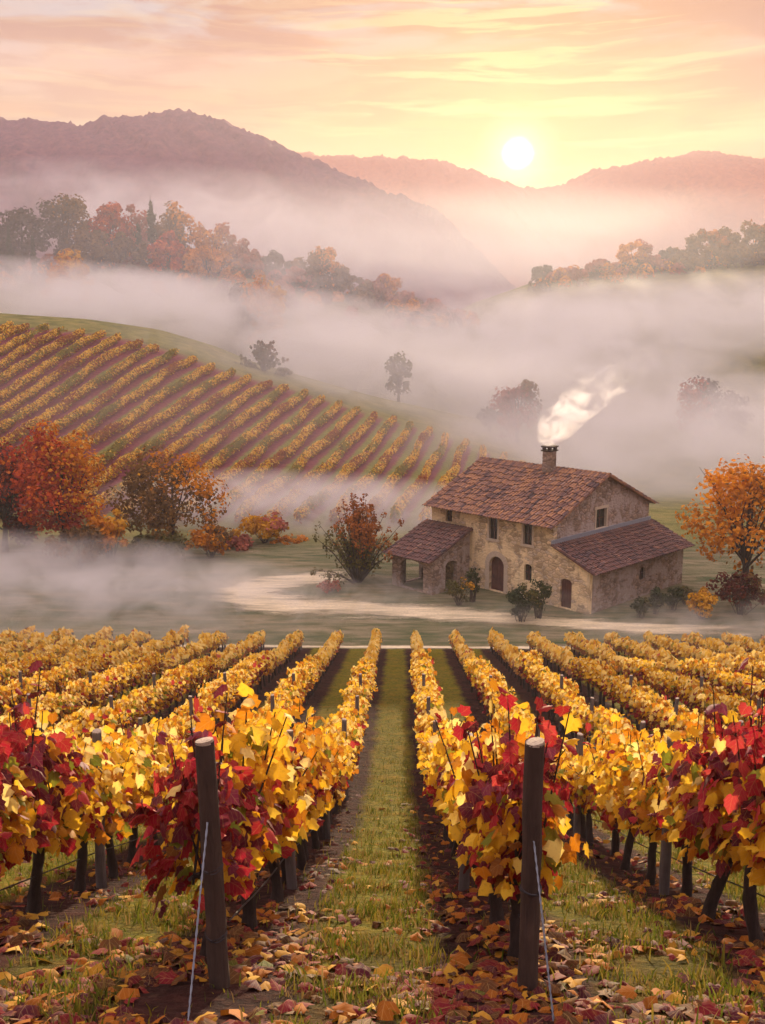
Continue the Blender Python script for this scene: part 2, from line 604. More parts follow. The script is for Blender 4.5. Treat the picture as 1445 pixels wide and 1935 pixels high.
sun_d = bpy.data.lights.new('sun', 'SUN')
sun_d.energy = 5.0
sun_d.color = (1.0, .79, .52)
sun_d.angle = R(1.2)
sun = bpy.data.objects.new('sun', sun_d)
COL.objects.link(sun)
sun.rotation_euler = Vector(sd).to_track_quat('Z', 'Y').to_euler()

HAZE_D = .00032
MIST = 1.0


def volume_mat(name, col, dens, aniso=.3, shape=False, nscale=.1, soft=1.0, thresh=.35):
    t = NT(name)
    pv = t.n('ShaderNodeVolumePrincipled')
    pv.inputs['Color'].default_value = (*col, 1)
    pv.inputs['Density'].default_value = dens
    pv.inputs['Anisotropy'].default_value = aniso
    if shape:
        tc = t.n('ShaderNodeTexCoord')
        ob = tc.outputs['Object']
        ln = t.n('ShaderNodeVectorMath', operation='LENGTH')
        t.l(ob, ln.inputs[0])
        fall = t.math('SUBTRACT', 1.0, t.math('POWER', ln.outputs['Value'], 2.0), clamp=True)
        g = t.n('ShaderNodeNewGeometry')
        nz = t.noise(t.mapping(g.outputs['Position'], scale=(1, .7, 1.6)), nscale * 1.5, 4, .6, .8)
        nz = t.math('MULTIPLY_ADD', nz, 3.6, -3.6 * thresh, clamp=True)
        t.l(t.math('MULTIPLY', t.math('MULTIPLY', fall, nz), dens), pv.inputs['Density'])
        t.m.cycles.volume_step_rate = .6
    t.l(pv.outputs[0], t.out.inputs['Volume'])
    return t.m


mb = MB()
mb.box((-1450, -60, -28), (1450, 1900, 262))
hz = mb.build('haze', volume_mat('haze_air', (.97, .96, .96), HAZE_D, .0))
tag(hz, 'pale pink morning haze filling the valley', 'haze', kind='stuff')


def mist(px, py, Y, rx, ry, rz, dens, label, nscale=.07, col=(.999, .996, .993), dz=0, thresh=.33, g=.45, tilt=0):
    p = at(px, py, Y)
    bm = bmesh.new()
    bmesh.ops.create_icosphere(bm, subdivisions=3, radius=1.0)
    me = bpy.data.meshes.new('mist_bank')
    bm.to_mesh(me)
    bm.free()
    me.materials.append(volume_mat('mist_air', col, dens * MIST, g, True, nscale, thresh=thresh))
    o = link('mist_bank', me, None, (p[0], p[1], p[2] + dz))
    o.scale = (rx, ry, rz)
    o.rotation_euler = (0, R(tilt), 0)
    tag(o, label, 'mist', kind='stuff')
    return o


mist(90, 1100, 75, 25, 10, 3.6, .34, 'grey mist bank lying under the red and orange trees beyond the vine rows', .16, thresh=.37, tilt=4)
mist(390, 1128, 70, 20, 6, 2.2, .20, 'low mist drifting over the yard at the far ends of the vine rows', .22, thresh=.40)
mist(690, 985, 104, 30, 12, 5.0, .30, 'pink mist at the foot of the striped hillside vineyard', .12, thresh=.34, tilt=5)
mist(1220, 880, 160, 70, 42, 14, .085, 'thick mauve mist in the valley behind the farmhouse', .05, thresh=.33, tilt=-5)
mist(1000, 720, 235, 80, 24, 13, .11, 'soft pink mist behind the lone trees of the valley', .05, thresh=.36, tilt=6)
mist(120, 565, 250, 62, 34, 10, .10, 'pale mist between the vineyard hill and the wooded ridge', .06, thresh=.36, tilt=4)
mist(600, 640, 245, 78, 34, 12, .10, 'pale pink mist filling the dip below the low end of the wooded ridge', .05, thresh=.36, tilt=9)
mist(1130, 625, 285, 95, 46, 15, .085, 'peach mist filling the valley before the far wooded slope', .04, thresh=.34, tilt=-5, g=.3)
mist(700, 545, 255, 55, 20, 12, .035, 'loose wisps of mist rising past the low end of the wooded ridge', .055, thresh=.44, tilt=10, g=.0)
mist(1180, 700, 200, 46, 18, 12, .05, 'loose wisps of mist rising behind the farmhouse chimney', .07, thresh=.44, tilt=8, g=.0)
mist(330, 545, 284, 75, 9, 6, .07, 'thin mist winding between the feet of the ridge trees', .09, thresh=.33, tilt=6)
mist(700, 480, 262, 170, 22, 24, .011, 'thin veil of haze hanging before both wooded slopes', .03, thresh=.10, g=.1)
mist(800, 735, 184, 46, 12, 10, .055, 'faint mist before the lone grey green tree and the round russet tree', .08, thresh=.25, tilt=8)
mist(430, 800, 126, 62, 12, 13, .010, 'faint thin mist over the striped hillside rows', .06, thresh=.05)
mist(500, 690, 176, 34, 8, 6, .035, 'faint mist over the crest of the vineyard hill', .10, thresh=.25, tilt=14)
mist(960, 455, 520, 290, 90, 26, .0050, 'cream mist below the sun between the wooded slopes', .014, thresh=.05, g=.15)
mist(880, 505, 430, 110, 40, 17, .014, 'pale mist in the gap between the two wooded slopes', .035, thresh=.18, g=.1, tilt=4)
mist(150, 1196, 59.5, 17, 4, 1.7, .14, 'thin mist creeping over the far ends of the leftmost vine rows', .25, thresh=.36)
mist(1400, 1200, 59.5, 12, 4, 1.6, .12, 'thin mist creeping over the far ends of the rightmost vine rows', .25, thresh=.36)
mist(330, 415, 560, 150, 70, 30, .020, 'lavender mist at the foot of the dark mountain', .022, thresh=.36, g=.25, tilt=5)
mist(1280, 1162, 66, 22, 6, 1.2, .12, 'thin ground mist over the grass before the farmhouse lean-to', .25, thresh=.42)

# ------------------------------------------------------------------ ground sheet
xs = np.concatenate([np.linspace(-900, -120, 40)[:-1], np.linspace(-120, -30, 60)[:-1], np.linspace(-30, 30, 150)[:-1], np.linspace(30, 120, 60)[:-1], np.linspace(120, 900, 40)])
ys = np.concatenate([np.linspace(-40, 0, 12)[:-1], np.linspace(0, 66, 165)[:-1], np.linspace(66, 240, 116)[:-1], np.linspace(240, 480, 60)[:-1], np.linspace(480, 1800, 40)])
XX, YY = np.meshgrid(xs, ys)
ZZ = T(XX, YY)
nx, ny = len(xs), len(ys)
V = np.stack([XX.ravel(), YY.ravel(), ZZ.ravel()], 1)
idx = np.arange(nx * ny).reshape(ny, nx)
F = np.stack([idx[:-1, :-1].ravel(), idx[:-1, 1:].ravel(), idx[1:, 1:].ravel(), idx[1:, :-1].ravel()], 1)


def hill_end(hu):
    """y where a hillside row stops, by its number across the hill"""
    return np.interp(hu, [-130, -40, -20, -8, 2], [172, 172, 166, 158, 150])


HU = (XX * math.cos(HROW_A) - YY * math.sin(HROW_A))
w_v = (1 - sstep(60.8, 62.5, YY))
w_h = sstep(98, 106, YY) * (1 - sstep(0, 5, YY - hill_end(HU))) * (1 - sstep(-3, 2, HU))
w_y = sstep(61, 62.5, YY) * (1 - sstep(88, 97, YY))
gme = mesh_np('ground', V, F, [GROUND], attrs={'w_vine': w_v.ravel(), 'w_hill': w_h.ravel(), 'w_yard': w_y.ravel()})
gr = link('ground', gme)
gr['kind'] = 'structure'


# dirt road in the yard, a draped sheet
def road(name, pts, widths, mat, n=70, z=.012):
    P = np.array(pts, float)
    tt = np.linspace(0, 1, len(P))
    t2 = np.linspace(0, 1, n)
    # smooth by catmull-like cubic through numpy poly pieces
    X = np.interp(t2, tt, P[:, 0])
    Y = np.interp(t2, tt, P[:, 1])
    for _ in range(14):
        X[1:-1] = (X[:-2] + 2 * X[1:-1] + X[2:]) / 4
        Y[1:-1] = (Y[:-2] + 2 * Y[1:-1] + Y[2:]) / 4
    W = np.interp(t2, tt, widths)
    dx, dy = np.gradient(X), np.gradient(Y)
    ln = np.hypot(dx, dy)
    nxv, nyv = -dy / ln, dx / ln
    k = 9
    vs = []
    for j in range(k):
        s = (j / (k - 1) - .5)
        ed = 1 + .10 * np.sin(t2 * 40 + j) if j in (0, k - 1) else 1
        x = X + nxv * W * s * ed
        y = Y + nyv * W * s * ed
        vs.append(np.stack([x, y, T(x, y) + z], 1))
    V = np.concatenate(vs)
    id2 = np.arange(k * n).reshape(k, n)
    F = np.stack([id2[:-1, :-1].ravel(), id2[:-1, 1:].ravel(), id2[1:, 1:].ravel(), id2[1:, :-1].ravel()], 1)
    ed = np.repeat(np.abs(np.linspace(-1, 1, k)), n)
    tail = np.minimum(1, np.minimum(t2, 1 - t2) * 9)
    ed = np.maximum(ed, np.tile(1 - tail, k))
    o = link(name, mesh_np(name, V, F, [mat], attrs={'edge': ed}))
    o['kind'] = 'structure'
    return o


def road_mat():
    t = NT('pale_dirt')
    g = t.n('ShaderNodeNewGeometry')
    v = t.mapping(g.outputs['Position'], rot=(0, 0, .35), scale=(.25, 1.6, 1))
    nz = t.noise(v, 1.2, 6, .62, .4)
    c = t.ramp(nz, [(.28, (.24, .22, .12)), (.45, (.50, .42, .25)), (.6, (.70, .59, .37)), (.8, (.84, .74, .50))])
    f = t.noise(g.outputs['Position'], 5, 5, .6)
    c = t.mix(t.math('MULTIPLY_ADD', f, 1.6, -.7, clamp=True), c, (.24, .19, .12))
    ed = t.n('ShaderNodeAttribute', attribute_name='edge').outputs['Fac']
    v3 = t.mapping(g.outputs['Position'], rot=(0, 0, .2), scale=(.18, .8, 1))
    en = t.noise(v3, 1.0, 5, .65)
    m = t.math('MULTIPLY_ADD', t.math('ADD', t.math('SUBTRACT', 1.0, ed), t.math('MULTIPLY_ADD', en, 1.8, -1.1)), 2.2, .0, clamp=True)
    mx = t.n('ShaderNodeMixShader')
    tp = t.n('ShaderNodeBsdfTransparent')
    t.l(m, mx.inputs[0])
    t.l(tp.outputs[0], mx.inputs[1])
    t.l(t.pbr(c, .6, nz, .5, .06, .4).outputs[0], mx.inputs[2])
    return t.done(mx)


def yard_pt(px, py):
    d = ray(px, py)
    s = YARD / d[2]
    return (d * s)[:2]


ROADM = road_mat()
rp = [yard_pt(690, 1085), yard_pt(560, 1092), yard_pt(450, 1118), yard_pt(520, 1140), yard_pt(700, 1150), yard_pt(900, 1160), yard_pt(1060, 1178), yard_pt(1445, 1195)]
road('dirt_road', rp, [4, 6, 8, 7, 5.5, 4.5, 4, 3.5], ROADM)
road('dirt_track', [(-30, 61.8), (-10, 61.75), (0, 61.7), (10, 61.75), (30, 61.9)], [.9, 1.0, 1.2, 1.0, .9], ROADM)


# ------------------------------------------------------------------ mountains
def vnoise(x, seed):
    r = np.random.default_rng(seed)
    tab = r.uniform(-1, 1, 4096)
    i = np.floor(x).astype(int)
    f = x - i
    f = f * f * (3 - 2 * f)
    return tab[i % 4096] * (1 - f) + tab[(i + 1) % 4096] * f


def hills(pts, Y, front, back, foot, seed, fuzz, mat):
    P = np.array([at(px, py, Y) for px, py in pts])
    n = 520
    X = np.linspace(P[0, 0], P[-1, 0], n)
    Zc = np.interp(X, P[:, 0], P[:, 2])
    for _ in range(3):
        Zc[1:-1] = (Zc[:-2] + 2 * Zc[1:-1] + Zc[2:]) / 4
    ts = np.concatenate([np.linspace(-1, 0, 44), np.linspace(0, 1, 14)[1:]])
    rows = []
    for t in ts:
        y = Y + (t * front if t < 0 else t * back)
        p = (1 - (-t) ** 1.35) if t < 0 else 1 - t * t
        bump = sum(a * vnoise(X / s + 31 * k + t * 3.1 * (k + 1), seed + k) for k, (s, a) in enumerate([(70, .08), (25, .04)])) * (Zc - foot) * (1 - p) * 2
        tree = fuzz * (.6 * np.abs(vnoise(X / (fuzz * 1.5) + t * 61, seed + 9)) + .5 * vnoise(X / (fuzz * .6) + t * 83, seed + 10) + .8 * np.maximum(0, vnoise(X / 9 + t * 7, seed + 11)))
        z = foot + (Zc - foot) * max(p, 0) + bump + tree * (0.35 + .65 * p)
        z = np.maximum(z, -26)
        rows.append(np.stack([X, np.full(n, y) + 6 * vnoise(X / 20 + t * 9, seed + 5), z], 1))
    V = np.concatenate(rows)
    m = len(ts)
    i2 = np.arange(n * m).reshape(m, n)
    F = np.stack([i2[:-1, :-1].ravel(), i2[:-1, 1:].ravel(), i2[1:, 1:].ravel(), i2[1:, :-1].ravel()], 1)
    o = link('hills', mesh_np('hills', V, F, [mat]))
    o['kind'] = 'structure'
    return o


def forest_mat(name, a, b, c_):
    t = NT(name)
    g = t.n('ShaderNodeNewGeometry')
    nz = t.noise(g.outputs['Position'], .16, 6, .7)
    big = t.noise(g.outputs['Position'], .012, 4, .6)
    c = t.ramp(nz, [(.3, a), (.5, b), (.7, c_)])
    c = t.mix(t.math('MULTIPLY_ADD', big, 2, -.7, clamp=True), c, b)
    return t.done(t.pbr(c, .95, nz, 1.0, 1.5, .05))


FOR1 = forest_mat('mountain_woods', (.09, .045, .075), (.17, .075, .11), (.27, .12, .12))
FOR2 = forest_mat('far_woods_haze_tint', (.30, .12, .10), (.44, .18, .12), (.54, .25, .14))  # rosy glow of backlit haze put into the woods' colour
hills([(-900, 250), (-400, 215), (-150, 240), (0, 230), (70, 236), (150, 241), (220, 226), (270, 220), (340, 211), (400, 229), (450, 246), (520, 268), (560, 297), (600, 312),
       (640, 333), (720, 366), (800, 392), (850, 425), (900, 480), (960, 540)], 800, 260, 260, -22, 3, 4.2, FOR1)
hills([(250, 330), (450, 300), (570, 296), (700, 300), (820, 304), (900, 328), (960, 352), (1010, 364), (1060, 350), (1120, 322), (1200, 312), (1300, 290), (1380, 299), (1445, 304), (1600, 290), (1900, 270), (2500, 300)],
      1350, 420, 320, -22, 40, 4.5, FOR2)

# ------------------------------------------------------------------ leaves
def leaf_template(kind):
    """flat outline in x (width) and y (base to tip), centre fan; unit length"""
    if kind == 'vine':
        h = [(.20, -.08), (.36, .04), (.53, .25), (.37, .38), (.47, .60), (.23, .70)]
        o = [(0, .05)] + h + [(0, 1.0)] + [(-a, b) for a, b in h[::-1]]
        c = (0, .38)
    elif kind == 'round':
        o = [(0, 0), (.30, .10), (.46, .42), (.34, .76), (0, 1.0), (-.34, .76), (-.46, .42), (-.30, .10)]
        c = (0, .45)
    elif kind == 'blade':
        o = [(.05, 0), (.06, .5), (0, 1), (-.06, .5), (-.05, 0)]
        c = (0, .5)
    else:
        o = [(.16, 0), (.5, .45), (.12, 1.0), (-.42, .62)]
        c = (0, .5)
    pts = [c] + o
    V = []
    for x, y in pts:
        V.append((x, y - .45, -.55 * abs(x) ** 1.5 - .25 * (y - .4) ** 2))
    n = len(o)
    F = [(0, 1 + i, 1 + (i + 1) % n) for i in range(n)]
    V = np.array(V)
    V[0, 2] += .03
    return V, np.array(F)


TPL = {k: leaf_template(k) for k in ('vine', 'round', 'quad')}


LEAF_UV = []


def norm(a):
    return a / (np.linalg.norm(a, axis=-1, keepdims=True) + 1e-9)


def leaves(C, N, tip, size, kind, r, curl=.5):
    """vertices and triangles of leaves at centres C, facing N, tips along tip"""
    tv, tf = TPL[kind]
    n, k = len(C), len(tv)
    N = norm(N)
    tip = norm(tip - N * np.sum(tip * N, 1, keepdims=True))
    S = np.cross(tip, N)
    cu = r.uniform(.2, 1.0 + curl, (n, 1, 1))
    wx = r.uniform(.8, 1.15, (n, 1, 1))
    loc = np.repeat(tv[None], n, 0)
    loc = loc + r.normal(0, .03, loc.shape)
    V = C[:, None, :] + size[:, None, None] * (loc[:, :, 0:1] * wx * S[:, None, :] + loc[:, :, 1:2] * tip[:, None, :] + loc[:, :, 2:3] * cu * N[:, None, :])
    Fc = tf[None] + (np.arange(n) * k)[:, None, None]
    LEAF_UV.append((np.tile(tv[:, 0] * 2, n), np.tile(tv[:, 1] + .45, n)))
    return V.reshape(-1, 3), Fc.reshape(-1, 3), len(tf)


def pick(r, n, probs):
    p = np.array(probs, float)
    return r.choice(len(p), n, p=p / p.sum())


# ------------------------------------------------------------------ grapevines
def vine_variant(seed, n=330, red=0.0, mid=False):
    SLOPE = .43 if not mid else .30
    """trunk mesh and foliage mesh; the row runs along y, the origin is at the foot"""
    r = np.random.default_rng(seed)
    random.seed(seed)
    mb = MB()
    wx, wy = r.normal(0, .04, 2)
    h = .92
    q1, q2 = r.uniform(0, 6, 2)
    tr = [(1.3 * wx * math.sin(q1 + 2.6 * f), 1.5 * wy * math.sin(q2 + 3.1 * f) + r.normal(0, .006), -.12 + (h + .12) * f) for f in np.linspace(0, 1, 11)]
    mb.tube(tr, [.098, .080, .066, .062, .056, .060, .054, .056, .060, .072, .062], 9, 0, True, .20)
    for s in (-1, 1):
        arm = [(0, 0, h - .06), (r.normal(0, .03), s * .22, h + .06 - s * SLOPE * .22), (r.normal(0, .04), s * .45, h + .05 - s * SLOPE * .45), (r.normal(0, .04), s * .68, h + .07 - s * SLOPE * .68)]
        mb.tube(arm, [.042, .030, .024, .016], 6, 0, True, .12)
    # canes rising out of the head
    canes = []
    for k in range(10):
        y0 = r.uniform(-.62, .62)
        top = (r.uniform(1.55, 2.28) if red < .2 else r.uniform(1.9, 2.5)) if not mid else r.uniform(1.35, 1.75)
        x1 = r.normal(0, .24)
        c = [(r.normal(0, .03), y0, h - SLOPE * y0), (x1 * .5, y0 + r.normal(0, .06), 1.35 - SLOPE * y0), (x1, y0 + r.normal(0, .12), top - SLOPE * y0)]
        canes.append(c)
        mb.tube(c, [.012, .010, .005], 4, 0, False)
    trunk = mb.mesh('trunk', [BARK])
    # foliage
    t = r.uniform(-.74, .74, n)
    z = r.beta(1.5, 1.35, n) * (1.28 if not mid else .98) + .66
    side = r.choice([-1, 1], n)
    wid = (.7 if mid else 1) * .15 + .22 * np.sin(np.clip((z - .55) / 1.5, 0, 1) * math.pi) + .07 * np.sin(t * 9 + seed)
    x = side * wid * np.sqrt(r.uniform(.05, 1, n)) + r.normal(0, .06, n)
    C = np.stack([x, t, z - SLOPE * t], 1)
    N = np.stack([side * r.uniform(.4, 1.2, n), r.normal(0, .55, n) - .25, r.uniform(.0, 1.0, n)], 1) + r.normal(0, .3, (n, 3))
    tip = np.stack([side * .35 + r.normal(0, .45, n), r.normal(0, .5, n), -1 + r.normal(0, .35, n)], 1)
    size = r.uniform(.11, .20, n)
    # leaves along the canes
    cc = []
    for c in canes:
        for f in np.linspace(.45, 1.0, 6):
            p = np.array(c[1]) * (1 - f) + np.array(c[2]) * f
            cc.append(p + r.normal(0, .05, 3))
    cc = np.array(cc)
    m = len(cc)
    C = np.concatenate([C, cc])
    N = np.concatenate([N, r.normal(0, 1, (m, 3)) + np.array([0, -.3, .5])])
    tip = np.concatenate([tip, r.normal(0, .6, (m, 3)) + np.array([0, 0, -.6])])
    size = np.concatenate([size, r.uniform(.09, .17, m)])
    hz_ = C[:, 2] + SLOPE * C[:, 1]
    mi = np.zeros(len(C), int)
    clump = np.sin(C[:, 1] * 5.1 + seed * 1.7) + np.sin(C[:, 2] * 4.3 + seed) + .8 * np.sin(C[:, 0] * 11 + seed * .6)
    for i in range(len(C)):
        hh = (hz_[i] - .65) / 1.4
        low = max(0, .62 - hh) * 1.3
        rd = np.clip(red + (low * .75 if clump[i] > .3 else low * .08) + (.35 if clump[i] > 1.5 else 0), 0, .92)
        if red > .2:
            rd = np.clip(rd + .30 * clump[i] - .35 * max(0, C[i, 1]), 0, .95)
        if mid:
            tp = np.clip((hh - .30) * 4, 0, 1)
            pr = [.20 + .42 * tp, .04 + .40 * tp, .22, .14 * (1 - tp) + .02, .18 * (1 - tp) + .01, .06, .28 * (1 - tp)]  # pale tops and dark flanks put light and shade into leaf colour
            mi[i] = pick(r, 1, pr)[0]
            continue
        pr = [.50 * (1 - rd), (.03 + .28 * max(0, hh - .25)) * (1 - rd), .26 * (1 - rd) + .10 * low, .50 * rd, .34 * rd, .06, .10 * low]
        mi[i] = pick(r, 1, pr)[0]
        if red > .2 and hh > .72 and r.random() < .68:
            mi[i] = 3 + int(r.random() < .35)
    V, F, k = leaves(C, N, tip, size, 'vine', r)
    fol = mesh_np('foliage', V, F, VL, np.repeat(mi, k), attrs=dict(zip(('leaf_u', 'leaf_v'), LEAF_UV[-1])))
    return trunk, fol


VAR = [vine_variant(100 + i, 285, red=.04 * (i % 3)) for i in range(9)]
VAR_RED = [vine_variant(200 + i, 420, red=.64 + .04 * i) for i in range(3)]


VAR_MID = [vine_variant(400 + i, 270, mid=True) for i in range(7)]


def row_name(k):
    """k = 0 is the row right of the grass aisle, -1 the row left of it"""
    o = ['first', 'second', 'third', 'fourth', 'fifth', 'sixth', 'seventh', 'eighth', 'ninth', 'tenth', 'eleventh', 'twelfth']
    return (o[k] + ' row right of the aisle') if k >= 0 else (o[-k - 1] + ' row left of the aisle')


ORD = ['first', 'second', 'third', 'fourth', 'fifth', 'sixth', 'seventh', 'eighth']
GAP = 1.28
vines = []
ROWS = range(-11, 11)
for k in ROWS:
    X = ROW_X0 + ROW_S * (k + .5)
    y0 = 7.75 if k in (-1, 0) else 8.3
    y = y0
    while y < ROW_END - .4:
        px, py = proj((X, y, t1(X, y) + 1.4))
        w = 80 + 8000 / y * .3
        if -w < px < 1445 + w:
            vines.append((y, X, k))
        y += GAP
vines.sort()
NEAR = vines[:300]
REST = vines[300:]
counts = {}
done = False
protos = {}


def place_vine(var, loc, rz, sc, label, group):
    root = empty('grapevine', loc, rz)
    root.scale = (sc, sc, sc * random.uniform(.96, 1.05))
    link('trunk', var[0], root)
    link('foliage', var[1], root)
    tag(root, label, 'grapevine', group)


for (y, X, k) in NEAR:
    i = counts.get(k, 0)
    counts[k] = i + 1
    red = (i == 0 and k in (-1, 0)) or (i < 2 and k in (-2, 1))
    var = VAR_RED[(k + i) % 3] if red else (VAR if y < 15.5 else VAR_MID)[random.randrange(7)]
    jx = random.gauss(0, .05)
    flip = 0
    z = t1(X, y)
    if i < 8:
        col = 'crimson and gold' if red else 'golden'
        lab = f'{col} grapevine, {ORD[i]} from the front in the {row_name(k)}'
        grp = 'grapevines of the near vineyard'
    else:
        lab = f'small golden grapevine merging with its neighbours in the {row_name(k)}'
        grp = f'grapevines halfway down the {row_name(k)}'
    place_vine(var, (X + jx, y + random.gauss(0, .07), z), random.gauss(0, .05), random.uniform(.93, 1.08), lab, grp)

# the far stretches, where one vine no longer shows from the next
r = np.random.default_rng(5)
Cs, Ns, Ts, Ss, Ms = [], [], [], [], []
tmb = MB()
for (y, X, k) in REST:
    n = int(112 * r.uniform(.55, 1.25))
    vs_ = r.uniform(.82, 1.2)
    t = r.uniform(-.66, .66, n)
    z = r.beta(1.5, 1.05, n) * .80 * vs_ + .58
    side = r.choice([-1, 1], n)
    wid = .07 + .17 * np.sin(np.clip((z - .4) / 1.25, 0, 1) * math.pi) + .05 * np.sin((y + t) * 2.3 + k * 2)
    x = side * wid * np.sqrt(r.uniform(.1, 1, n))
    z = z + .16 * np.sin((y + t) * 1.7 + k * 3.1) * (z - .6)
    Cs.append(np.stack([X + x, y + t, T(X + x * 0, y + t) + z], 1))
    Ns.append(np.stack([side * r.uniform(.4, 1.2, n), r.normal(0, .5, n) - .2, r.uniform(.1, 1.2, n)], 1))
    Ts.append(np.stack([side * .3 + r.normal(0, .5, n), r.normal(0, .5, n), -1 + r.normal(0, .3, n)], 1))
    Ss.append(r.uniform(.22, .36, n))
    mi = pick(r, n, [.42, .48, .06, .01, .01, .04, .0])
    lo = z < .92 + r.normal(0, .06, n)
    mi[lo] = pick(r, int(lo.sum()), [.06, 0, .16, .16, .26, .06, .40])  # darker leaves low down paint the rows' shaded flanks under light tops
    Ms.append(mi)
    b = t1(X, y)
    tmb.tube([(X, y, b - .1), (X + r.normal(0, .04), y, b + .5), (X, y, b + 1.0)], [.06, .05, .05], 5, 0, False)
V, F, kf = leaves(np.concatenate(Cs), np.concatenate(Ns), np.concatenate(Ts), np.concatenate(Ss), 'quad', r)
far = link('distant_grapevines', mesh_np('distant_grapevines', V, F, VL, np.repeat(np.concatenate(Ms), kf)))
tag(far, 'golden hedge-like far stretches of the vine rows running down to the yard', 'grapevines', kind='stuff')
tr = tmb.build('trunks', BARK, far)
tr['kind'] = 'stuff'


# ------------------------------------------------------------------ posts and wires
def post_mesh(seed, rad, h, n=10):
    random.seed(seed)
    mb = MB()
    hs = np.linspace(-.25, h, 9)
    pts = [(random.gauss(0, .004), random.gauss(0, .004), z) for z in hs]
    rr = [rad * (1.08 - .16 * i / 8) * random.uniform(.96, 1.05) for i in range(9)]
    mb.tube(pts, rr, n, 0, False, .07)
    top = pts[-1]
    ring = [(top[0] + rr[-1] * .96 * math.cos(2 * math.pi * k / n), top[1] + rr[-1] * .96 * math.sin(2 * math.pi * k / n), h + .006 + .012 * math.cos(2 * math.pi * k / n)) for k in range(n)]
    mb.add(ring + [(top[0], top[1], h + .012)], [(k, (k + 1) % n, n) for k in range(n)], 1)
    mb.add([(top[0] + rr[-1] * 1.02 * math.cos(2 * math.pi * k / n), top[1] + rr[-1] * 1.02 * math.sin(2 * math.pi * k / n), h - .012) for k in range(n)] + ring,
           [(k, (k + 1) % n, n + (k + 1) % n, n + k) for k in range(n)], 1)
    return mb.mesh('wooden_post', [POST if rad > .07 else POST_GREY, ENDG])


def plane_point(px, py):
    d = ray(px, py)
    s = Z0 / (d[2] + SLOPE)
    return d * s


FRONT = {}
for (bx, by, tx, ty, side) in ((415, 1862, 386, 1400, 'left'), (996, 1866, 1012, 1402, 'right')):
    b = plane_point(bx, by)
    b[2] = t1(b[0], b[1])
    d = ray(tx, ty)
    tp = d * (b[1] - .05)
    ax = Vector(tp - b)
    root = link('wooden_post', post_mesh(int(bx), .074, ax.length, 14), None, b)
    root.rotation_euler = ax.to_track_quat('Z', 'Y').to_euler()
    tag(root, f'thick dark round end post leaning beside the crimson vine, {side} of the grass aisle', 'post', 'end posts in front of the middle rows')
    FRONT[side] = (b, tp, root)
    for f in (.22, .50) if side == 'left' else (.42,):
        wb = MB()
        zz = ax.length * f
        for q in range(2):
            wb.tube([(.079 * math.cos(a), .079 * math.sin(a), zz + q * .016 + .012 * math.sin(a * 2 + q)) for a in np.linspace(0, 2 * math.pi, 17)], [.006] * 17, 5, 0, False)
        wb.build('wire_band', DARKWIRE, root)

PM = [post_mesh(300 + i, .060, 2.05) for i in range(4)]
pc = {}
for k in ROWS:
    X = ROW_X0 + ROW_S * (k + .5)
    y = 11.9
    j = 0
    last = False
    while y < 61:
        if y > 34:
            y = ROW_END + .15
        px, py = proj((X, y, t1(X, y) + 1.5))
        if -60 < px < 1505:
            o = link('wooden_post', PM[(k + j) % 4], None, (X + random.gauss(0, .03) - (.14 if X > 0 else -.14) * (y < 40), y - .62 if y < 40 else y, t1(X, y - .62 if y < 40 else y)))
            o.rotation_euler = (random.gauss(0, .015), random.gauss(0, .02), random.uniform(0, 6))
            if y > 40:
                lab = f'weathered post at the far end of the {row_name(k)}'
            else:
                q = pc.get(k, 0)
                pc[k] = q + 1
                lab = f'slim grey trellis post, {ORD[min(q, 7)]} from the front in the {row_name(k)}'
            tag(o, lab, 'post', 'trellis posts of the vine rows')
            if y > 40:
                o.scale.z = .60
        y += 5.5
        j += 1

for side, (gx, gy, aw) in {'left': (352, 1945, .70), 'right': (1048, 1930, .64)}.items():
    b, tp, root = FRONT[side]
    a = b + (tp - b) * aw
    g = plane_point(gx, gy)
    g[2] = t1(g[0], g[1]) - .05
    off = np.array([0, -.085, 0])
    wb = MB()
    P = [a + off + np.array([0, .02, 0]), a * .66 + g * .34 + off * .8 - np.array([0, 0, .01]), a * .33 + g * .67 + off * .4 - np.array([0, 0, .012]), g]
    for ph in (0, math.pi):
        pts = []
        for f in np.linspace(0, 1, 46):
            i = min(2, int(f * 3))
            u = f * 3 - i
            p = P[i] * (1 - u) + P[i + 1] * u
            pts.append(p + .0045 * np.array([math.cos(f * 60 + ph), math.sin(f * 60 + ph), 0]))
        wb.tube(pts, [.0048] * 46, 5, 0, False)
    o = wb.build('anchor_wire', WIRE)
    tag(o, f'twisted steel anchor wire running from the {side} front post down to the ground', 'wire', 'anchor wires of the front posts')

for k in (-3, -2, -1, 0, 1, 2):
    X = ROW_X0 + ROW_S * (k + .5)
    wb = MB()
    ysr = np.arange(7.4, 36, .6)
    wb.tube([(X + .06, y, t1(X, y) + .46 - .03 * abs(math.sin(y * .8))) for y in ysr], [.008] * len(ysr), 5, 0, False)
    o = wb.build('trellis_wire', DARKWIRE)
    tag(o, f'dark low trellis wire strung past the trunks of the {row_name(k)}', 'wire', 'low trellis wires')

